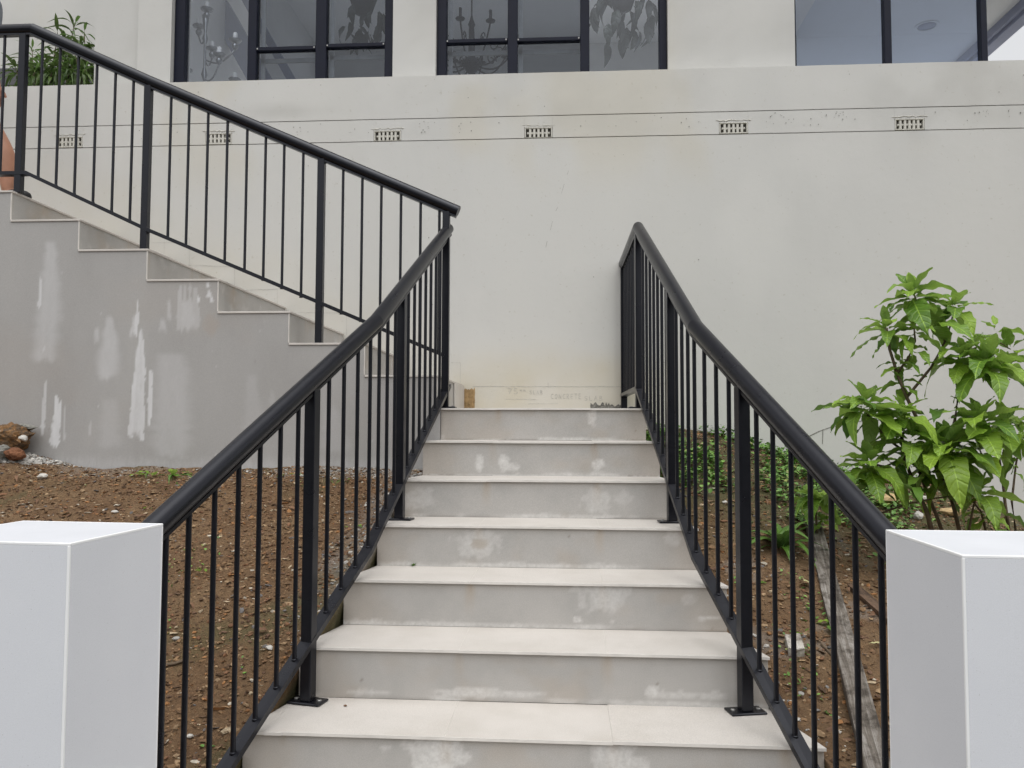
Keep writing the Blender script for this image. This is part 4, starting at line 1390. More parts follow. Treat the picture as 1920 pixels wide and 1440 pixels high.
PW = np.array([.13, .16, .15, .12, .10, .09, .07, .05, .035, .03, .065])
TEM = templates(8, 3)
TFL = templates(6, 4, (1.3, .55, .18))
def bed_points(n, side, x0, x1, y0, y1, seed, bias=1.0):
    rs = np.random.default_rng(seed)
    x, y = rs.uniform(x0, x1, n), y0 + (y1 - y0) * rs.uniform(0, 1, n) ** bias
    e = stair_edge(y, side)
    k = (x < e - .015) if side < 0 else (x > e + .015)
    k &= np.where(y > 4.25, (x > .44) if side > 0 else False, True)
    return x[k], y[k], rs
def stones(n, side, rng4, seed, smin, smax, temps, name, label, bias=1.0, pal=PAL, pw=PW, keep=None):
    x, y, rs = bed_points(n, side, *rng4, seed, bias)
    if keep is not None:
        k = keep(x, y, rs)
        x, y = x[k], y[k]
    z = (soilL if side < 0 else soilR)(x, y)
    S = smin * (smax / smin) ** (rs.uniform(0, 1, len(x)) ** 2.2)
    C = pal[rs.choice(len(pal), len(x), p=pw / pw.sum())] * rs.uniform(.75, 1.25, (len(x), 1))
    P = np.stack([x, y, z + S * .12], -1)
    o = obj(name, scatter(name, P, S, C, temps, M_STONE, seed))
    return tag(o, label, 'gravel', kind='stuff')
stones(30000, -1, (-3.4, -.55, 1.95, 4.25), 11, .0026, .0125, TEM, 'gravel', 'fine brown gravel and grit over the left bed', pw=PW * np.array([1.3, 1.3, 1.2, 1, 1.1, .8, 1.2, .45, .8, .35, 1]))
stones(5000, -1, (-3.2, -.6, 1.95, 4.25), 12, .006, .020, TFL, 'bark_mulch', 'brown bark flakes scattered over the left bed')
stones(22000, 1, (.42, 2.9, 1.98, 5.3), 13, .0026, .013, TEM, 'gravel', 'fine brown gravel and grit over the right bed', pw=PW * np.array([1.3, 1.3, 1.2, 1, 1.1, .8, 1.2, .45, .8, .35, 1]))
stones(6500, 1, (.42, 2.9, 1.98, 5.3), 14, .006, .024, TFL, 'bark_mulch', 'brown bark flakes scattered over the right bed')
GP = np.array([(.30, .29, .27), (.42, .40, .37), (.22, .21, .20), (.50, .48, .44), (.16, .14, .12)])
stones(5200, -1, (-1.2, -.6, 2.6, 4.26), 15, .004, .016, TEM, 'pale_gravel', 'loose grey gravel strip beside the left stair edge', pal=GP, pw=np.array([3, 2, 2, 1, 2.]),
       keep=lambda x, y, rs: (stair_edge(y, -1) - x < rs.exponential(.10, len(x)) * sstep(2.5, 3.6, y) + .02))
stones(2600, -1, (-3.3, -.7, 4.08, 4.262), 16, .003, .011, TEM, 'pale_gravel', 'grey mortar crumbs along the foot of the upper flight', pal=GP, pw=np.array([3, 3, 2, 1, 1.]),
       keep=lambda x, y, rs: rs.uniform(0, 1, len(x)) < np.where((x > -1.55), .8, .18))
stones(4200, -1, (-3.6, -2.45, 4.0, 4.262), 17, .006, .020, TEM, 'mortar_rubble', 'heap of pale mortar rubble at the far left of the flight', pal=GP, pw=np.array([3, 3, 1, 2, .6]),
       keep=lambda x, y, rs: y > 4.30 - .20 * sstep(-2.6, -3.0, x) - .02)
stones(1400, 1, (.42, .9, 2.5, 5.0), 18, .004, .014, TEM, 'pale_gravel', 'loose grey gravel strip beside the right stair edge', pal=GP, pw=np.array([3, 2, 2, 1, 2.]),
       keep=lambda x, y, rs: (x - stair_edge(y, 1) < rs.exponential(.06, len(x)) + .01))

def rock(label, x, y, zoff, s, sq, mat, seed, side, rz=0, rx=0, name='rock'):
    z = float((soilL if side < 0 else soilR)(x, y)) + zoff
    o = obj(name, rock_mesh(name, mat, 2, seed, sq), None, (x, y, z))
    o.scale = (s, s, s)
    o.rotation_euler = (rx, 0, rz)
    return tag(o, label, 'rock')
# exposed footing block and rocks at the far left
q = NT('orange_footing'); c = q.ramp(q.noise(26, 7, .75), [(.3, (.035, .026, .018)), (.45, (.13, .085, .05)), (.58, (.27, .135, .045)), (.68, (.33, .31, .28))]); q.set(c, .95); q.bump(q.noise(60, 6, .7), 1.0, .015); M_FOOT = q.m
q = NT('pale_rock'); c = q.ramp(q.noise(30, 6, .7), [(.3, (.34, .32, .29)), (.6, (.56, .54, .50))]); q.set(c, .9); q.bump(q.noise(80, 5), .7, .006); M_PALE = q.m
q = NT('red_brick_rubble'); c = q.ramp(q.noise(30, 6, .7), [(.3, (.10, .04, .02)), (.6, (.20, .085, .04))]); q.set(c, .95); q.bump(q.noise(80, 5), .8, .006); M_REDR = q.m
p = at(12, 828, 4.20); o = obj('rock', rock_mesh('rock', M_FOOT, 4, 5, (.175, .085, .095), .12, True, .20), None, (p.x, 4.20, p.z)); tag(o, 'large orange brown footing stone at the left edge under the grey flight', 'rock')
p = at(30, 853, 4.12); o = obj('rock', rock_mesh('rock', M_REDR, 3, 8, (.060, .05, .040), .2, True, .15), None, (p.x, 4.11, p.z)); tag(o, 'red brick lump below the orange footing stone', 'rock')
p = at(8, 846, 4.10); o = obj('rock', rock_mesh('rock', M_MORTAR, 3, 12, (.05, .04, .035), .2, True, .2), None, (p.x, 4.09, p.z)); tag(o, 'grey mortar lump at the left edge beside the red brick lump', 'rock')
p = at(52, 800, 4.22); o = obj('rock', rock_mesh('rock', M_MORTAR, 3, 13, (.06, .04, .020), .2, True, .2), None, (p.x, 4.21, p.z)); tag(o, 'flat grey mortar crust on top of the orange footing stone', 'rock')
p = at(43, 822, 4.10); o = obj('rock', rock_mesh('rock', M_PALE, 2, 9, (.026, .02, .020)), None, (p.x, 4.10, p.z)); tag(o, 'small white stone stuck in front of the orange footing stone', 'rock')
rock('rounded white stone lying on the soil near the left edge', *on_soil(80, 899, -1).to_2d(), .012, 1, (.030, .024, .020), M_PALE, 21, -1)
rock('pale chip on the brown soil above the left pillar', *on_soil(215, 962, -1).to_2d(), .006, 1, (.020, .010, .008), M_PALE, 22, -1)
rock('long white flake seen between balusters left of the stairs', *on_soil(505, 1220, -1).to_2d(), .008, 1, (.014, .024, .009), M_PALE, 23, -1, .5)
rock('grey pebble between the balusters nearest the left pillar', *on_soil(330, 1200, -1).to_2d(), .006, 1, (.014, .012, .010), M_CORE, 24, -1)
rock('white chip low down beside the left pillar', *on_soil(357, 1385, -1).to_2d(), .006, 1, (.012, .010, .007), M_PALE, 25, -1)
rock('flat yellow sandstone slab lying under the shrub', *on_soil(1665, 948, 1).to_2d(), .035, 1, (.085, .06, .040), M_SAND, 31, 1, .3, .15)
rock('smaller yellow sandstone block right of the shrub stems', *on_soil(1785, 968, 1).to_2d(), .025, 1, (.065, .035, .026), M_SAND, 32, 1, -.3)
rock('pale rounded stone between the shrub stems', *on_soil(1722, 975, 1).to_2d(), .02, 1, (.030, .022, .028), M_PALE, 33, 1)
rock('white stone on the ground behind the shrub stems', *on_soil(1735, 942, 1).to_2d(), .02, 1, (.032, .022, .018), M_PALE, 34, 1)
rock('pale pebble on the soil behind the right railing', *on_soil(1358, 945, 1).to_2d(), .008, 1, (.016, .012, .010), M_PALE, 35, 1)

# twigs on the left soil
def twig(label, pts, side, r=.005):
    P = []
    for (x, y) in pts:
        P.append((x, y, float((soilL if side < 0 else soilR)(x, y)) + r * 1.6))
    q = MB(); q.tube(P, r, 6, scale=[.7 + .5 * random.random() for _ in P])
    return tag(q.build('twig', M_BARK), label, 'twig')
a, c, b = on_soil(303, 1253, -1), on_soil(328, 1250, -1), on_soil(350, 1243, -1)
twig('short pale twig on the soil beside the left pillar', [a.to_2d(), c.to_2d(), b.to_2d()], -1, .0055)
a, b = on_soil(1540, 1210, 1), on_soil(1575, 1250, 1)
twig('thin stick on the soil beside the grey timber', [a.to_2d(), b.to_2d()], 1, .004)

# timbers on the right
def plank(label, p0, p1, wd, th, mat, name='plank', seed=0):
    p0, p1 = Vector(p0), Vector(p1)
    d = p1 - p0
    ln = d.length
    yv = d.normalized()
    xv = yv.cross(Vector((0, 0, 1))).normalized()
    zv = xv.cross(yv)
    rs = np.random.default_rng(seed)
    n = 16
    V, F = [], []
    ring = [(-.5, 0), (-.47, -1), (.47, -1), (.5, 0), (.46, .06), (.15, .10), (-.2, .05), (-.46, .08)]
    for i in range(n):
        t = i / (n - 1)
        for a, b in ring:
            j = rs.normal(0, .012)
            V.append((a * wd * (1 + rs.normal(0, .012)), (t - .5) * ln + (rs.normal(0, .006) if i in (0, n - 1) else 0), (b if b < 0 else b) * th + j * th * .7))
    k = len(ring)
    for i in range(n - 1):
        for j in range(k):
            F.append((i * k + j, (i + 1) * k + j, (i + 1) * k + (j + 1) % k, i * k + (j + 1) % k))
    F.append(tuple(range(k)))
    F.append(tuple((n - 1) * k + j for j in range(k))[::-1])
    me = bpy.data.meshes.new(name)
    me.from_pydata(V, [], F)
    me.materials.append(mat)
    o = obj(name, me)
    mw = Matrix((xv, yv, zv)).transposed().to_4x4()
    mw.translation = (p0 + p1) / 2
    o.matrix_world = mw
    return tag(o, label, 'timber')
pa, pb = on_soil(1524, 990, 1), on_soil(1640, 1436, 1)
pa.z += .03; pb.z += .035
dv = (pb - pa).normalized()
plank('long weathered grey timber lying down the right slope behind the railing', pa, pb + dv * .15, .074, .045, M_PLANK, 'timber_beam', 3)
a, b = on_soil(1600, 1106, 1), on_soil(1672, 1172, 1)
plank('brown board half hidden behind the right pillar', a + Vector((0, 0, .02)), b + (b - a) * .6 + Vector((0, 0, .03)), .045, .018, M_PLANKB, 'board', 5)
a, b = on_soil(1494, 1236, 1), on_soil(1486, 1208, 1)
plank('small pale offcut block of timber on the soil by the right stairs', a + Vector((0, 0, .034)), b + Vector((0, 0, .036)), .056, .034, M_OFFCUT, 'timber_offcut', 7)
# fallen leaf and weeds
def leaf_mesh(name, ln, wd, mat, droop=.25, fold=.25, wave=.06, seed=0, nl=9, tip=1.0, stalk=.08, pw=.85, ex=.66):
    rs = np.random.default_rng(seed)
    xs = [-1, -.5, 0, .5, 1]
    V, F = [], []
    ph = rs.uniform(0, 6.28)
    tw = rs.normal(0, .18)
    for i in range(nl):
        t = i / (nl - 1)
        wv = math.sin(math.pi * min(1, t ** pw)) ** (.85 if tip < .9 else ex) * (1 - .30 * t * t * tip)
        hw = max(.012 * (1 if t < .5 else .3), wv) * wd * .5
        ang = droop * t * t * 1.6
        y = ln * (stalk + t * (1 - .18 * droop * t))
        z = -ln * (ang * t * .55)
        for x in xs:
            xx = x * hw * (1 + .05 * math.sin(17 * t + ph + x * 2))
            zz = z + abs(x) * hw * fold + wave * wd * (abs(x) ** 1.5) * math.sin(t * 15 + ph + x * 1.3) + xx * tw * t
            V.append((xx, y, zz))
    for i in range(nl - 1):
        for j in range(4):
            F.append((i * 5 + j, i * 5 + j + 1, (i + 1) * 5 + j + 1, (i + 1) * 5 + j))
    b = len(V)                                # the stalk
    V += [(-.0012, 0, 0), (.0012, 0, 0), (.0012, ln * (stalk + .03), .0005), (-.0012, ln * (stalk + .03), .0005)]
    F.append((b, b + 1, b + 2, b + 3))
    me = bpy.data.meshes.new(name)
    me.from_pydata(V, [], F)
    me.materials.append(mat)
    me.polygons.foreach_set('use_smooth', [True] * len(me.polygons))
    me.update()
    return me
def place_leaf(me, parent, pos, az, pitch, roll, s, name='leaf'):
    o = bpy.data.objects.new(name, me)
    COL.objects.link(o)
    M = Matrix.Translation(pos) @ Matrix.Rotation(az, 4, 'Z') @ Matrix.Rotation(pitch, 4, 'X') @ Matrix.Rotation(roll, 4, 'Y') @ Matrix.Scale(s, 4)
    o.parent = parent
    o.matrix_parent_inverse = Matrix.Translation(-world_loc(parent))
    o.matrix_basis = M
    return o
p = on_soil(1518, 1102, 1)
o = obj('fallen_leaf', leaf_mesh('fallen_leaf', .055, .045, M_DEADLEAF, .1, .1, .08, 3), None, (p.x, p.y - .03, p.z + .02))
o.rotation_euler = (.25, .1, .4)
tag(o, 'fallen pale yellow leaf beside the grey timber', 'leaf')
p = on_soil(1640, 1217, 1)
o = obj('fallen_leaf', leaf_mesh('fallen_leaf', .05, .012, M_DEADLEAF, .1, .1, .1, 4), None, (p.x - .02, p.y, p.z + .018))
o.rotation_euler = (.1, .1, -1.4)
tag(o, 'narrow dry yellow leaf on the soil near the right pillar', 'leaf')

# ---- the broad-leaved shrub on the right
SH_Y = 3.62
def sp(x, y, dy=0.0): return at(x, y, SH_Y + dy)
base = sp(1750, 985, .02)
base.z = float(soilR(base.x, base.y))
shrub = thing('shrub', 'tall leafy shrub with broad bright green leaves beside the right pillar', 'shrub', base)
stems = [  # (points (x, y, dy)), radius at foot
    ([(1748, 1000, 0), (1738, 960, 0), (1712, 905, .02), (1697, 860, .03), (1690, 815, .0), (1722, 790, -.02), (1700, 745, -.03), (1682, 700, -.03), (1668, 655, -.02), (1662, 615, -.02)], .0105),
    ([(1682, 700, -.03), (1703, 672, -.05), (1716, 640, -.05), (1714, 615, -.06)], .0060),
    ([(1768, 1000, .05), (1755, 965, .05), (1735, 915, .05), (1722, 880, .05), (1700, 850, .05), (1660, 820, .02), (1625, 775, -.03)], .0085),
    ([(1700, 745, -.03), (1745, 690, .02), (1772, 640, .05), (1752, 595, .05), (1722, 578, .03), (1713, 548, .03)], .0065),
    ([(1772, 640, .05), (1782, 610, .06), (1790, 575, .07)], .0050),
    ([(1800, 1000, .03), (1788, 950, .03), (1770, 900, .03), (1775, 850, .02), (1790, 790, .02), (1797, 740, .02), (1790, 700, .02), (1800, 665, .0)], .0090),
    ([(1775, 850, .02), (1810, 820, -.05), (1835, 790, -.08)], .0060),
    ([(1690, 860, .02), (1660, 875, -.05), (1630, 868, -.08)], .0055),
    ([(1722, 880, .05), (1755, 855, -.03), (1775, 835, -.06)], .0060),
    ([(1893, 1005, .08), (1886, 955, .08), (1880, 900, .08), (1872, 850, .06), (1880, 790, .05)], .0080),
    ([(1905, 1000, .12), (1897, 940, .12), (1905, 870, .12), (1915, 820, .12)], .0060),
    ([(1880, 900, .08), (1850, 870, 0), (1835, 840, -.05)], .0050),
    ([(1800, 665, .0), (1835, 650, -.02), (1850, 665, -.04)], .0055),
    ([(1850, 665, -.02), (1870, 640, .02), (1895, 655, .02)], .0040),
    ([(1815, 1003, -.05), (1825, 950, -.05), (1838, 915, -.07)], .0055),
    ([(1850, 1003, .02), (1840, 960, .02), (1812, 925, .0), (1778, 890, .0)], .0055),
    ([(1645, 965, .05), (1700, 945, .0), (1760, 933, -.03), (1812, 928, -.04)], .0045)]
for pts, r in stems:
    q = MB()
    P = [sp(*p) for p in pts]
    n = len(P)
    q.tube(P, r, 7, scale=[1 - .45 * i / (n - 1) for i in range(n)])
    q.build('stem', M_BARK, shrub, True)
LV = [leaf_mesh('leaf_%d' % i, .160, .076, M_LEAF, d, f, w_, 40 + i, nl=13, ex=.62) for i, (d, f, w_) in enumerate(((.2, .22, .07), (.4, .15, .10), (.6, .25, .08), (.1, .35, .06), (.45, .10, .12), (.75, .2, .08), (.3, -.1, .10), (.5, .3, .11)))]
rl = random.Random(11)
def rosette(x, y, dy, n, ln, up=0.0, open_=1.0, az0=None, spread=6.283, inner=.5):
    c = sp(x, y, dy)
    for i in range(n):
        t = i / max(1, n - 1)                      # 0 inner .. 1 outer
        az = (az0 - spread / 2 + spread * rl.random()) if az0 is not None else i * 2.39996 + rl.uniform(-.4, .4)
        pitch = R(62) * (1 - t) ** 1.3 - R(28) * open_ * t + up + rl.uniform(-.18, .18)
        s = ln / .15 * (inner + (1.2 - inner) * min(1, t * 1.5)) * rl.uniform(.82, 1.18)
        pos = c + Vector((0, 0, -.055 * t * ln / .15 + .01)) 
        me = LV[3] if t < .25 else rl.choice(LV)
        place_leaf(me, shrub, pos, az, pitch, rl.uniform(-.4, .4), s)
for a in ((1712, 546, .0, 19, .150), (1790, 568, .03, 13, .125), (1755, 592, -.06, 6, .13), (1662, 610, -.03, 13, .120), (1716, 615, -.06, 8, .105),
          (1685, 680, -.03, 7, .075), (1712, 655, -.05, 6, .085), (1622, 752, -.05, 19, .165), (1692, 770, -.08, 11, .135), (1690, 715, -.02, 6, .09),
          (1806, 660, -.02, 15, .150), (1850, 672, -.06, 18, .160), (1895, 652, .02, 9, .14), (1866, 615, .0, 4, .11), (1775, 828, -.08, 21, .170),
          (1838, 782, -.10, 18, .160), (1708, 815, -.06, 12, .14), (1632, 862, -.10, 18, .150), (1700, 850, .0, 8, .12), (1882, 792, .02, 12, .140), (1835, 838, -.08, 12, .14),
          (1838, 915, -.08, 12, .120), (1915, 815, .10, 9, .130), (1775, 885, -.02, 7, .11), (1850, 965, .0, 8, .095)):
    x, y, dy, n, ln = a
    rosette(x, y, dy, n, ln, open_=1.35 if y > 820 else .85)

# the smaller leaves packed between the whorls, joined
def leaf_mass(name, parent, temps, places, mat=None):
    Vs, Fs, b = [], [], 0
    for (me, pos, az, pitch, roll, sc) in places:
        M = Matrix.Translation(pos) @ Matrix.Rotation(az, 4, 'Z') @ Matrix.Rotation(pitch, 4, 'X') @ Matrix.Rotation(roll, 4, 'Y') @ Matrix.Scale(sc, 4)
        v = [tuple(M @ q_.co) for q_ in me.vertices]
        Fs += [tuple(i + b for i in p_.vertices) for p_ in me.polygons]
        Vs += v
        b += len(v)
    me = bpy.data.meshes.new(name)
    me.from_pydata(Vs, [], Fs)
    me.materials.append(mat or M_LEAFM)
    me.polygons.foreach_set('use_smooth', [True] * len(me.polygons))
    o = obj(name, me, parent)
    o['kind'] = 'stuff'
    return o
pl_ = []
for x, y, dy, n, ln, sx, sy in ((1640, 770, .06, 7, .11, 35, 20), (1700, 780, .06, 8, .11, 40, 20), (1795, 855, .08, 12, .12, 45, 25), (1855, 690, .08, 9, .12, 35, 25), (1850, 800, .05, 11, .13, 40, 22),
                                (1640, 880, .05, 8, .11, 35, 20), (1592, 762, -.02, 8, .13, 26, 16), (1600, 905, -.06, 10, .13, 34, 24), (1665, 900, -.05, 9, .13, 30, 22), (1740, 900, .0, 8, .12, 30, 20), (1712, 570, .06, 6, .09, 35, 14), (1790, 585, .06, 4, .09, 20, 12), (1665, 630, .04, 6, .08, 20, 22), (1690, 690, .03, 7, .065, 20, 30), (1880, 850, .08, 8, .11, 25, 25),
                                (1720, 850, .05, 8, .11, 40, 20), (1830, 910, .0, 7, .09, 30, 22), (1850, 960, .02, 7, .09, 25, 18)):
    for i in range(n):
        c = sp(x + rl.gauss(0, sx * .6), y + rl.gauss(0, sy * .6), dy + rl.uniform(-.10, .10))
        pl_.append((rl.choice(LV), c, rl.uniform(0, 6.28), R(rl.uniform(-55, 30)), rl.uniform(-.5, .5), ln / .15 * rl.uniform(.6, 1.15)))
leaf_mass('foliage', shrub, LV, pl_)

# ---- a younger plant of the same kind, low behind the right railing
yb_ = on_soil(1532, 1012, 1)
YY = yb_.y
young = thing('young_plant', 'low young broad leaved plant behind the right railing beside the timber end', 'plant', yb_)
q = MB(); q.tube([yb_, at(1530, 965, YY), at(1528, 938, YY)], .005, 6); q.build('stem', M_BARK, young, True)
for (x, y, n, ln) in ((1528, 932, 11, .150), (1545, 975, 7, .105), (1515, 925, 4, .13)):
    c = at(x, y, YY)
    for i in range(n):
        t = i / max(1, n - 1)
        place_leaf(rl.choice(LV), young, c, i * 2.4 + rl.uniform(-.3, .3), R(40) * (1 - t) - R(35) * t, rl.uniform(-.3, .3), ln / .15 * (.6 + .45 * t))
# ---- strap-leaved weed
LW = [leaf_mesh('strap_leaf_%d' % i, .15, .030, M_WEED, .6 + .25 * i, .3, .05, 60 + i, tip=.6, pw=.7) for i in range(3)]
wb = on_soil(1466, 1032, 1)
weed = thing('weed_plant', 'bright green strap leaved weed on the soil behind the right post', 'weed', wb)
for i in range(22):
    t = i / 21
    place_leaf(rl.choice(LW), weed, wb, i * 2.4, R(68) - R(48) * t + rl.uniform(-.1, .1), rl.uniform(-.3, .3), rl.uniform(.75, 1.35) * wb.y / 3.3)
def flat_weed(label, x, y, Y, side, n, s):
    p = on_soil(x, y, side)
    p.z += .004
    t_ = thing('weed_plant', label, 'weed', p)
    for i in range(n):
        place_leaf(rl.choice(LW + LV[:2]), t_, p + Vector((rl.gauss(0, .02) * s * 8, rl.gauss(0, .008) * s * 8, 0)), rl.uniform(0, 6.28), R(rl.uniform(4, 38)), rl.uniform(-.3, .3), s * rl.uniform(.6, 1.2))
flat_weed('flat dark green weed on the soil at the foot of the grey flight', 312, 893, 4.02, -1, 26, .55)
flat_weed('small green weed beside the post at the foot of the flight', 548, 892, 4.0, -1, 9, .28)
flat_weed('tiny green weed on the left soil near the rail', 292, 957, 3.4, -1, 7, .2)
flat_weed('small green weed among gravel left of the second post', 640, 905, 3.8, -1, 9, .25)
flat_weed('green weed tuft between balusters in the left bed', 380, 1073, 3.0, -1, 9, .22)
flat_weed('green weed tuft at left beside the gravel strip', 665, 990, 3.5, -1, 9, .22)
flat_weed('broad green weed under the middle of the grey timber', 1540, 1170, 2.78, 1, 11, .36)
flat_weed('small weed on bare soil right of the stairs', 1432, 1095, 3.0, 1, 6, .22)
flat_weed('dark green weed leaf beside the right pillar top', 1645, 1055, 3.0, 1, 3, .6)
flat_weed('weed patch on the soil above the timber offcut', 1500, 1190, 2.72, 1, 7, .2)

def litter(n, side, box, seed, label):
    rs = np.random.default_rng(seed)
    pl = []
    x = rs.uniform(box[0], box[1], n); y = rs.uniform(box[2], box[3], n)
    e = stair_edge(y, side)
    for xx, yy, ee in zip(x, y, e):
        if (side < 0 and xx > ee - .03) or (side > 0 and xx < ee + .03): continue
        z = float((soilL if side < 0 else soilR)(xx, yy))
        pl.append((LIT[rs.integers(0, 3)], Vector((xx, yy, z + .008)), rs.uniform(0, 6.28), rs.normal(.1, .25), rs.normal(0, .3), rs.uniform(.5, 1.2)))
    o = leaf_mass('leaf_litter', None, LIT, pl, M_BROWNLEAF)
    tag(o, label, 'leaf litter', kind='stuff')
LIT = [leaf_mesh('litter_leaf_%d' % i, .045, .018, M_BROWNLEAF, d, .3, .1, 120 + i, nl=6) for i, d in enumerate((.2, .6, .9))]
litter(150, 1, (.5, 2.4, 2.1, 5.2), 5, 'dead brown leaves strewn over the right bed')
litter(110, -1, (-3.2, -.8, 2.1, 4.2), 6, 'dead brown leaves strewn over the left bed')

# ---- creeping ground cover on the right, against the wall
def cover(name, label, n, seed, dens, smin=.008, smax=.017, hmax=.075, side=1, box=(.45, 2.6, 3.2, 5.3)):
    rs = np.random.default_rng(seed)
    x, y = rs.uniform(box[0], box[1], n), rs.uniform(box[2], box[3], n)
    e = stair_edge(y, side)
    k = (x > e + .03) if side > 0 else (x < e - .02)
    k &= rs.uniform(0, 1, n) < dens(x, y)
    x, y = x[k], y[k]
    z = (soilR if side > 0 else soilL)(x, y)
    n = len(x)
    h = rs.uniform(.004, 1, n) * hmax * (.4 + .8 * fbm(x * 6, y * 6, seed))
    S = rs.uniform(smin, smax, n)
    lv = np.array([(0, -1, 0), (.75, -.25, .12), (.62, .6, .05), (0, .85, -.05), (-.62, .6, .05), (-.75, -.25, .12)])
    F6 = np.array([(0, 1, 2, 3), (0, 3, 4, 5)])
    a = rs.uniform(0, 6.283, n); b = rs.normal(.25, .45, n)
    ca, sa, cb, sb = np.cos(a), np.sin(a), np.cos(b), np.sin(b)
    Rm = np.zeros((n, 3, 3))
    Rm[:, 0, 0], Rm[:, 0, 1], Rm[:, 0, 2] = ca, -sa * cb, sa * sb
    Rm[:, 1, 0], Rm[:, 1, 1], Rm[:, 1, 2] = sa, ca * cb, -ca * sb
    Rm[:, 2, 1], Rm[:, 2, 2] = sb, cb
    V = np.einsum('nij,vj->nvi', Rm, lv) * S[:, None, None] + np.stack([x, y, z + h], -1)[:, None, :]
    F = F6[None] + (np.arange(n) * 6)[:, None, None]
    g = np.array([(.12, .25, .045), (.17, .33, .06), (.08, .18, .038), (.22, .37, .085), (.26, .29, .08)])
    C = g[rs.choice(5, n, p=[.32, .3, .2, .13, .05])] * rs.uniform(.8, 1.2, (n, 1))
    C = np.repeat(C[:, None], 6, 1).reshape(-1, 3)
    o = obj(name, raw_mesh(name, V.reshape(-1, 3), F.reshape(-1, 4), M_COVER, {'tint': np.concatenate([C, np.ones((len(C), 1))], 1)}))
    return tag(o, label, 'ground cover', kind='stuff')
cover('ground_cover', 'creeping clover over the slope between right railing and house wall', 30000, 71,
      lambda x, y: np.clip(sstep(3.65, 4.45, y + .8 * (fbm(x * 2.5, y * 2.5, 7) - .5)) * sstep(.40, .56, fbm(x * 5, y * 5, 8)) * sstep(2.2, 1.5, x) + .0, 0, 1))
cover('ground_cover', 'sparse clover sprigs on the bare soil right of the stairs', 9000, 72,
      lambda x, y: .75 * sstep(.63, .72, fbm(x * 5, y * 5, 9)), .005, .010, .025, 1, (.5, 2.6, 2.1, 4.0))
cover('ground_cover', 'sparse clover sprigs on the bare soil left of the stairs', 11000, 73,
      lambda x, y: .55 * sstep(.66, .75, fbm(x * 4.5, y * 4.5, 19)), .004, .009, .02, -1, (-3.3, -.7, 2.1, 4.2))

# ---- narrow-leaved bush on the terrace, upper left
bb = at(95, 162, 5.85)
bush = thing('bush', 'dark narrow leaved bush behind the parapet at the upper left', 'bush', (bb.x, 5.85, LEDGE - .25))
LN = [leaf_mesh('narrow_leaf_%d' % i, .15, .027, M_LEAFN, d, .2, .03, 80 + i, nl=7, tip=.5, pw=.8) for i, d in enumerate((.5, .9, 1.3))]
shoots = [((140, 168), (128, 100), (140, 45), 0), ((150, 168), (160, 110), (158, 60), .1), ((110, 168), (100, 120), (108, 62), -.1), ((70, 168), (62, 130), (60, 92), .0),
          ((120, 168), (135, 120), (150, 85), -.2), ((90, 168), (85, 140), (90, 118), -.15), ((55, 168), (52, 140), (48, 112), .1), ((160, 168), (165, 140), (163, 118), -.1), ((30, 168), (35, 145), (30, 128), 0), ((128, 168), (125, 130), (122, 75), .15), ((80, 168), (78, 140), (75, 125), -.2), ((145, 168), (148, 135), (142, 105), -.25), ((105, 168), (112, 140), (118, 112), -.25), ((168, 168), (160, 135), (155, 100), -.1), ((60, 168), (68, 145), (80, 120), -.25), ((100, 168), (95, 145), (102, 128), -.3), ((130, 168), (128, 145), (135, 125), -.3), ((155, 168), (152, 148), (160, 130), -.3), ((48, 168), (58, 150), (66, 135), -.3)]
bl_ = []
for a, b, c, dy in shoots:
    A, B, Cc = at(*a, 5.85 + dy), at(*b, 5.85 + dy), at(*c, 5.85 + dy)
    A.z = LEDGE - .25
    q = MB(); q.tube([A, B, Cc], .006, 6, scale=[1, .8, .4]); q.build('stem', M_BARK, bush, True)
    n = 34
    for i in range(n):
        t = .22 + .78 * i / (n - 1)
        p = (A * (1 - t) ** 2 + B * 2 * t * (1 - t) + Cc * t * t) * 1.0
        pz = A.lerp(B, t * 2) if t < .5 else B.lerp(Cc, t * 2 - 1)
        bl_.append((rl.choice(LN), pz, i * 2.4 + rl.uniform(-.5, .5), R(rl.uniform(-25, 40)) if t < .9 else R(rl.uniform(20, 70)), rl.uniform(-.4, .4), rl.uniform(.6, 1.15)))

bl_.sort(key=lambda v: -v[5] - (.6 if v[1].x > -4.35 and v[1].z > LEDGE else 0))
for v in bl_[:290]:
    place_leaf(v[0], bush, *v[1:])
leaf_mass('foliage', bush, LN, bl_[290:], M_LEAFNM)

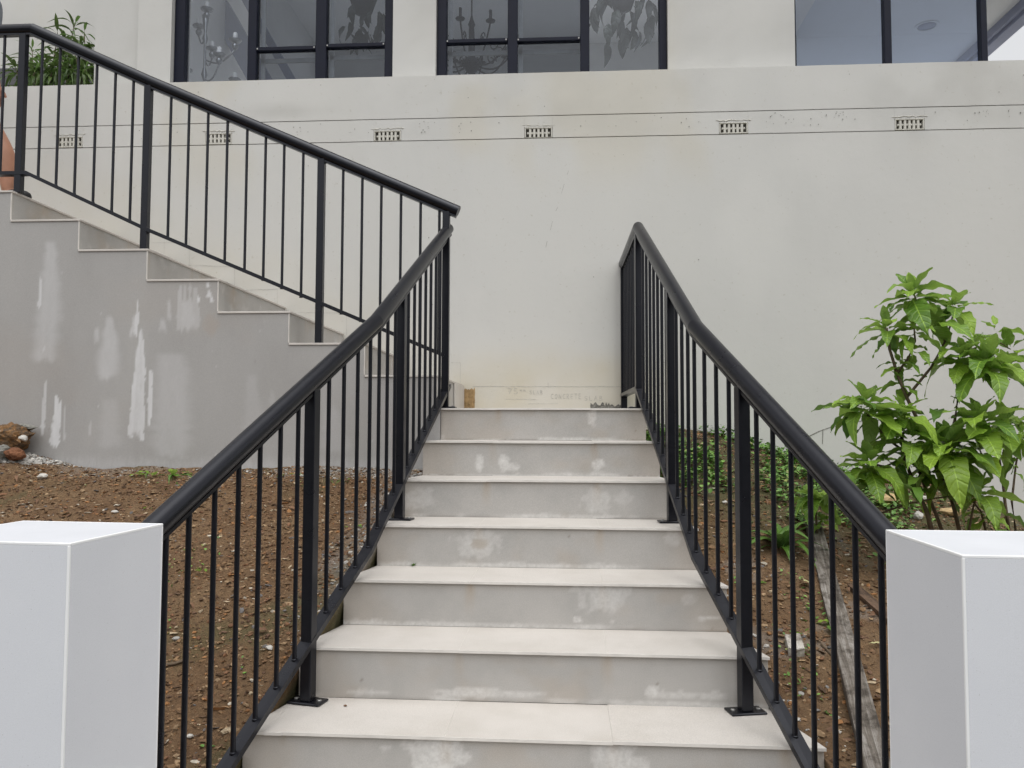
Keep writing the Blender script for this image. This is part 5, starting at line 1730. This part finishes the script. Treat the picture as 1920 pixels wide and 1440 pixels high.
# ================================================================== things behind the glass
def lathe_at(q, prof, c, k=18): q.lathe(prof, c, k)
YC = 6.02
cb = at(392, 160, YC)
cand = thing('candelabra', 'pewter candelabra with white candle sleeves standing inside the left window', 'candelabra', (cb.x, YC, 3.70))
cx = at(385, 60, YC).x
q = MB()
z0 = 3.70
zt = at(388, 30, YC).z
hh = zt - z0
q.lathe([(.09, 0), (.09, .02), (.03, .05), (.014, .10), (.012, hh * .35), (.026, hh * .38), (.012, hh * .42), (.010, hh * .55), (.024, hh * .59), (.010, hh * .64), (.010, hh * .8), (.022, hh * .84), (.010, hh * .88), (.020, hh * .95), (.028, hh)], (cx, YC, z0), 16)
q.build('column', M_BRASS, cand, True)
for (px_, py_, dy) in ((388, 18, 0), (373, 50, .10), (441, 76, -.03), (411, 103, -.12), (398, 92, .12), (350, 132, .05), (440, 150, .1)):
    y = YC + dy
    p = at(px_, py_, y)
    q = MB()
    q.lathe([(.006, -.02), (.045, -.004), (.050, .004), (.046, .008), (.018, .004), (.012, .0)], p, 18)
    q.lathe([(.010, -.075), (.022, -.06), (.026, -.04), (.013, -.02)], p, 14)
    dish = q.build('drip_pan', M_BRASS, cand, True)
    q = MB(); q.lathe([(.017, .004), (.017, .055), (.013, .062), (.001, .062)], p, 14); q.build('candle_sleeve', M_CANDLE, dish, 'angle')
    if px_ != 388:
        s = 1 if p.x > cx else -1
        b = Vector((cx, YC, p.z - .13))
        e = Vector((p.x, y, p.z - .075))
        pts = []
        for i in range(9):
            t = i / 8
            m_ = b.lerp(e, t)
            m_.z -= .065 * math.sin(math.pi * t)
            pts.append(m_)
        q = MB(); q.tube(pts, .0065, 7); q.build('arm', M_BRASS, cand, True)
# chandelier behind the second window
YC2 = 6.35
cc = at(884, 118, YC2)
ch = thing('chandelier', 'black wrought iron chandelier with scrolled arms behind the middle window', 'chandelier', (cc.x, YC2, 6.45))
q = MB()
q.lathe([(.004, -.10), (.03, -.085), (.075, -.03), (.085, .0), (.06, .02), (.03, .05), (.022, .30), (.03, .32), (.015, .36), (.006, .40)], (cc.x, YC2, cc.z), 18)
q.build('bowl', M_IRON, ch, True)
q = MB()
q.tube([(cc.x, YC2, cc.z + .38), (cc.x, YC2, 6.48)], .006, 6)
q.build('chain_rod', M_IRON, ch)
for i in range(10):
    a = i * 6.2832 / 10 + .2
    pts = []
    for j in range(14):
        t = j / 13
        r_ = .05 + .33 * t
        pts.append((cc.x + r_ * math.cos(a), YC2 + r_ * math.sin(a), cc.z - .02 - .05 * math.sin(t * 3.14) + .19 * t * t))
    q = MB(); q.tube(pts, .007, 6); arm = q.build('arm', M_IRON, ch, True)
    pts = []
    for j in range(16):                           # scroll
        t = j / 15
        th = t * 8.5
        rr_ = .055 * (1 - .75 * t)
        r_ = .22 + rr_ * math.cos(th)
        pts.append((cc.x + r_ * math.cos(a), YC2 + r_ * math.sin(a), cc.z + .10 + rr_ * math.sin(th)))
    q = MB(); q.tube(pts, .005, 5); q.build('scroll', M_IRON, arm, True)
    e = (cc.x + .38 * math.cos(a), YC2 + .38 * math.sin(a), cc.z + .17)
    q = MB(); q.lathe([(.006, -.01), (.035, .0), (.038, .008), (.012, .01), (.012, .09), (.001, .092)], e, 12); q.build('candle_cup', M_IRON, arm, True)
# made-up leaves hung inside, standing in for palm reflections in the panes
M_LEAFH = mat_leaf('grey_green_leaf', (.045, .055, .045), (.075, .09, .07), (.08, .09, .08), 20, .15)
LH = [leaf_mesh('hanging_leaf_%d' % i, .17, .07, M_LEAFH, d, .2, .03, 90 + i) for i, d in enumerate((.3, .6, .9))]
def hanging(label, xs, y0, Y, n, ln, seed):
    r_ = random.Random(seed)
    c = at(sum(xs) / 2, y0, Y)
    t_ = thing('palm_reflection_leaves', label, 'plant', (c.x, Y, 6.4))
    q = MB()
    q.lathe([(.02, -.13), (.07, -.12), (.11, .0), (.115, .01), (.10, .01), (.09, -.01)], (c.x, Y, c.z + .30), 16)
    q.build('pot', M_SLATE, t_, True)
    q = MB(); q.tube([(c.x, Y, c.z + .31), (c.x, Y, 6.48)], .003, 5); q.build('cord', M_IRON, t_)
    x0, x1 = at(xs[0], y0, Y).x, at(xs[1], y0, Y).x
    for i in range(n):
        p = Vector((r_.uniform(x0, x1), Y + r_.uniform(-.12, .12), c.z + r_.uniform(-.02, .26)))
        place_leaf(r_.choice(LH), t_, p, r_.uniform(0, 6.28), R(r_.uniform(-85, -35)), r_.uniform(-.5, .5), ln / .15 * r_.uniform(.7, 1.2))
hanging('made-up drooping leaves imitating a palm reflection in the right pane of the middle window', (1110, 1225), 60, 6.0, 34, .15, 5)
hanging('made-up drooping leaves imitating a palm reflection in the right pane of the left window', (640, 720), 66, 6.0, 22, .13, 6)

# ================================================================== the person at the upper left edge
def skin_body(name, joints, edges, mat, parent, root=0, sub=2):
    me = bpy.data.meshes.new(name)
    me.from_pydata([j[0] for j in joints], edges, [])
    o = bpy.data.objects.new(name, me)
    COL.objects.link(o)
    md = o.modifiers.new('skin', 'SKIN')
    md.use_smooth_shade = True
    for i, v in enumerate(me.skin_vertices[0].data):
        r = joints[i][1]
        v.radius = r if isinstance(r, tuple) else (r, r)
        v.use_root = (i == root)
    o.modifiers.new('sub', 'SUBSURF').levels = sub
    o.modifiers['sub'].render_levels = sub
    dg = bpy.context.evaluated_depsgraph_get()
    me2 = bpy.data.meshes.new_from_object(o.evaluated_get(dg))
    bpy.data.objects.remove(o)
    me2.name = name
    me2.materials.clear()
    me2.materials.append(mat)
    return obj(name, me2, parent)
PX, PY, PZ = -3.69, 4.62, WZ[6]
per = thing('person', 'person in dark shorts and black shoes standing behind the railing at the top left', 'person', (PX, PY, PZ))
def pj(x, y, z): return (PX + x, PY + y, PZ + z)
J = [(pj(-.06, .02, .92), (.155, .12)), (pj(-.05, .02, 1.10), (.15, .11)), (pj(-.04, .02, 1.30), (.17, .12)), (pj(-.05, .02, 1.44), (.10, .09)), (pj(-.02, .02, 1.53), .055), (pj(.01, .02, 1.64), (.085, .095)), (pj(.01, .02, 1.73), (.07, .08)),
     (pj(-.04, -.09, .86), .085), (pj(.21, -.10, .50), .062), (pj(.33, -.10, .30), .060), (pj(.36, -.11, .09), .042), (pj(.37, -.11, .045), .036), (pj(.48, -.11, .03), .030),
     (pj(-.06, .12, .86), .085), (pj(-.06, .12, .47), .058), (pj(-.10, .12, .30), .056), (pj(-.10, .12, .09), .038), (pj(-.09, .12, .045), .036), (pj(.03, .12, .03), .030),
     (pj(-.04, -.19, 1.41), .055), (pj(-.10, -.25, 1.13), .042), (pj(-.04, -.26, .92), .032), (pj(-.02, -.26, .86), (.02, .034)),
     (pj(-.04, .23, 1.41), .055), (pj(-.10, .28, 1.13), .042), (pj(-.05, .29, .92), .032), (pj(-.03, .29, .86), (.02, .034))]
E_ = [(0, 1), (1, 2), (2, 3), (3, 4), (4, 5), (5, 6), (0, 7), (7, 8), (8, 9), (9, 10), (10, 11), (11, 12), (0, 13), (13, 14), (14, 15), (15, 16), (16, 17), (17, 18), (3, 19), (19, 20), (20, 21), (21, 22), (3, 23), (23, 24), (24, 25), (25, 26)]
for hx, hy, hz in ((-.02, -.26, .86), (-.03, .29, .86)):             # five fingers to each hand
    hi = 22 if hy < 0 else 26
    for f_, (dx, dl) in enumerate(((-.022, .062), (-.008, .072), (.008, .068), (.022, .054))):
        i0 = len(J)
        J.append((pj(hx + dx, hy, hz - .035), .0085)); J.append((pj(hx + dx + .006, hy + .004, hz - .035 - dl * .6), .0078)); J.append((pj(hx + dx + .002, hy + .010, hz - .035 - dl), .0065))
        E_ += [(hi, i0), (i0, i0 + 1), (i0 + 1, i0 + 2)]
    i0 = len(J)
    J.append((pj(hx + .036, hy + .006, hz - .004), .0095)); J.append((pj(hx + .050, hy + .010, hz - .040), .0085))
    E_ += [(hi, i0), (i0, i0 + 1)]
body = skin_body('body', J, E_, M_SKIN, per)
g = lambda i, k=1.12: (J[i][0], tuple(c * k for c in J[i][1]) if isinstance(J[i][1], tuple) else J[i][1] * k)
def lerp3(a, b, t): return tuple(a[i] + (b[i] - a[i]) * t for i in range(3))
sj = [((pj(-.06, .02, 1.00)), (.172, .135)), g(0, 1.12), g(7, 1.3), (lerp3(J[7][0], J[8][0], .45), .108), (lerp3(J[7][0], J[8][0], .86), .098), g(13, 1.3), (lerp3(J[13][0], J[14][0], .45), .108), (lerp3(J[13][0], J[14][0], .86), .098)]
skin_body('shorts', sj, [(0, 1), (1, 2), (2, 3), (3, 4), (1, 5), (5, 6), (6, 7)], M_CLOTH, per, 1)
tj = [(pj(-.06, .02, .98), (.172, .14)), g(1, 1.12), g(2, 1.1), g(3, 1.12), g(19, 1.25), (lerp3(J[19][0], J[20][0], .6), .062), g(23, 1.25), (lerp3(J[23][0], J[24][0], .6), .062)]
skin_body('shirt', tj, [(0, 1), (1, 2), (2, 3), (3, 4), (4, 5), (3, 6), (6, 7)], M_SHIRT, per, 2)
for i in (10, 16):
    a, b, c = J[i][0], J[i + 1][0], J[i + 2][0]
    sh = [((a[0] - .005, a[1], a[2] - .005), (.046, .046)), ((b[0] - .01, b[1], PZ + .045), (.046, .044)), ((b[0] + .06, b[1], PZ + .042), (.046, .040)), ((c[0] + .03, c[1], PZ + .036), (.043, .034)), ((b[0] - .045, b[1], PZ + .040), (.040, .038))]
    skin_body('shoe', sh, [(0, 1), (1, 2), (2, 3), (1, 4)], M_SHOE, per, 1)
hd = Vector(pj(.01, .02, 1.68))
q = MB(); q.lathe([(.10, -.02), (.112, .03), (.102, .08), (.07, .115), (.03, .13), (.002, .132)], hd + Vector((-.018, 0, 0)), 18); q.build('hair', M_HAIR, per, True)
for s in (-1, 1):
    q = MB(); q.lathe([(.001, -.011), (.009, -.007), (.012, 0), (.009, .007), (.001, .011)], hd + Vector((.092, s * .033, .0)), 10); q.build('eye', M_CANDLE, per, True)
    q = MB(); q.lathe([(.001, -.03), (.012, -.02), (.014, .005), (.010, .025), (.001, .03)], hd + Vector((.0, s * .098, -.01)), 10); q.build('ear', M_SKIN, per, True)
q = MB(); q.lathe([(.016, -.022), (.013, -.008), (.007, .02), (.001, .028)], hd + Vector((.100, 0, -.02)), 10); q.build('nose', M_SKIN, per, True)
q = MB(); q.box(.086, .099, -.024, .024, -.066, -.056, .003, M=Matrix.Translation(hd)); q.build('mouth', M_REDR, per)
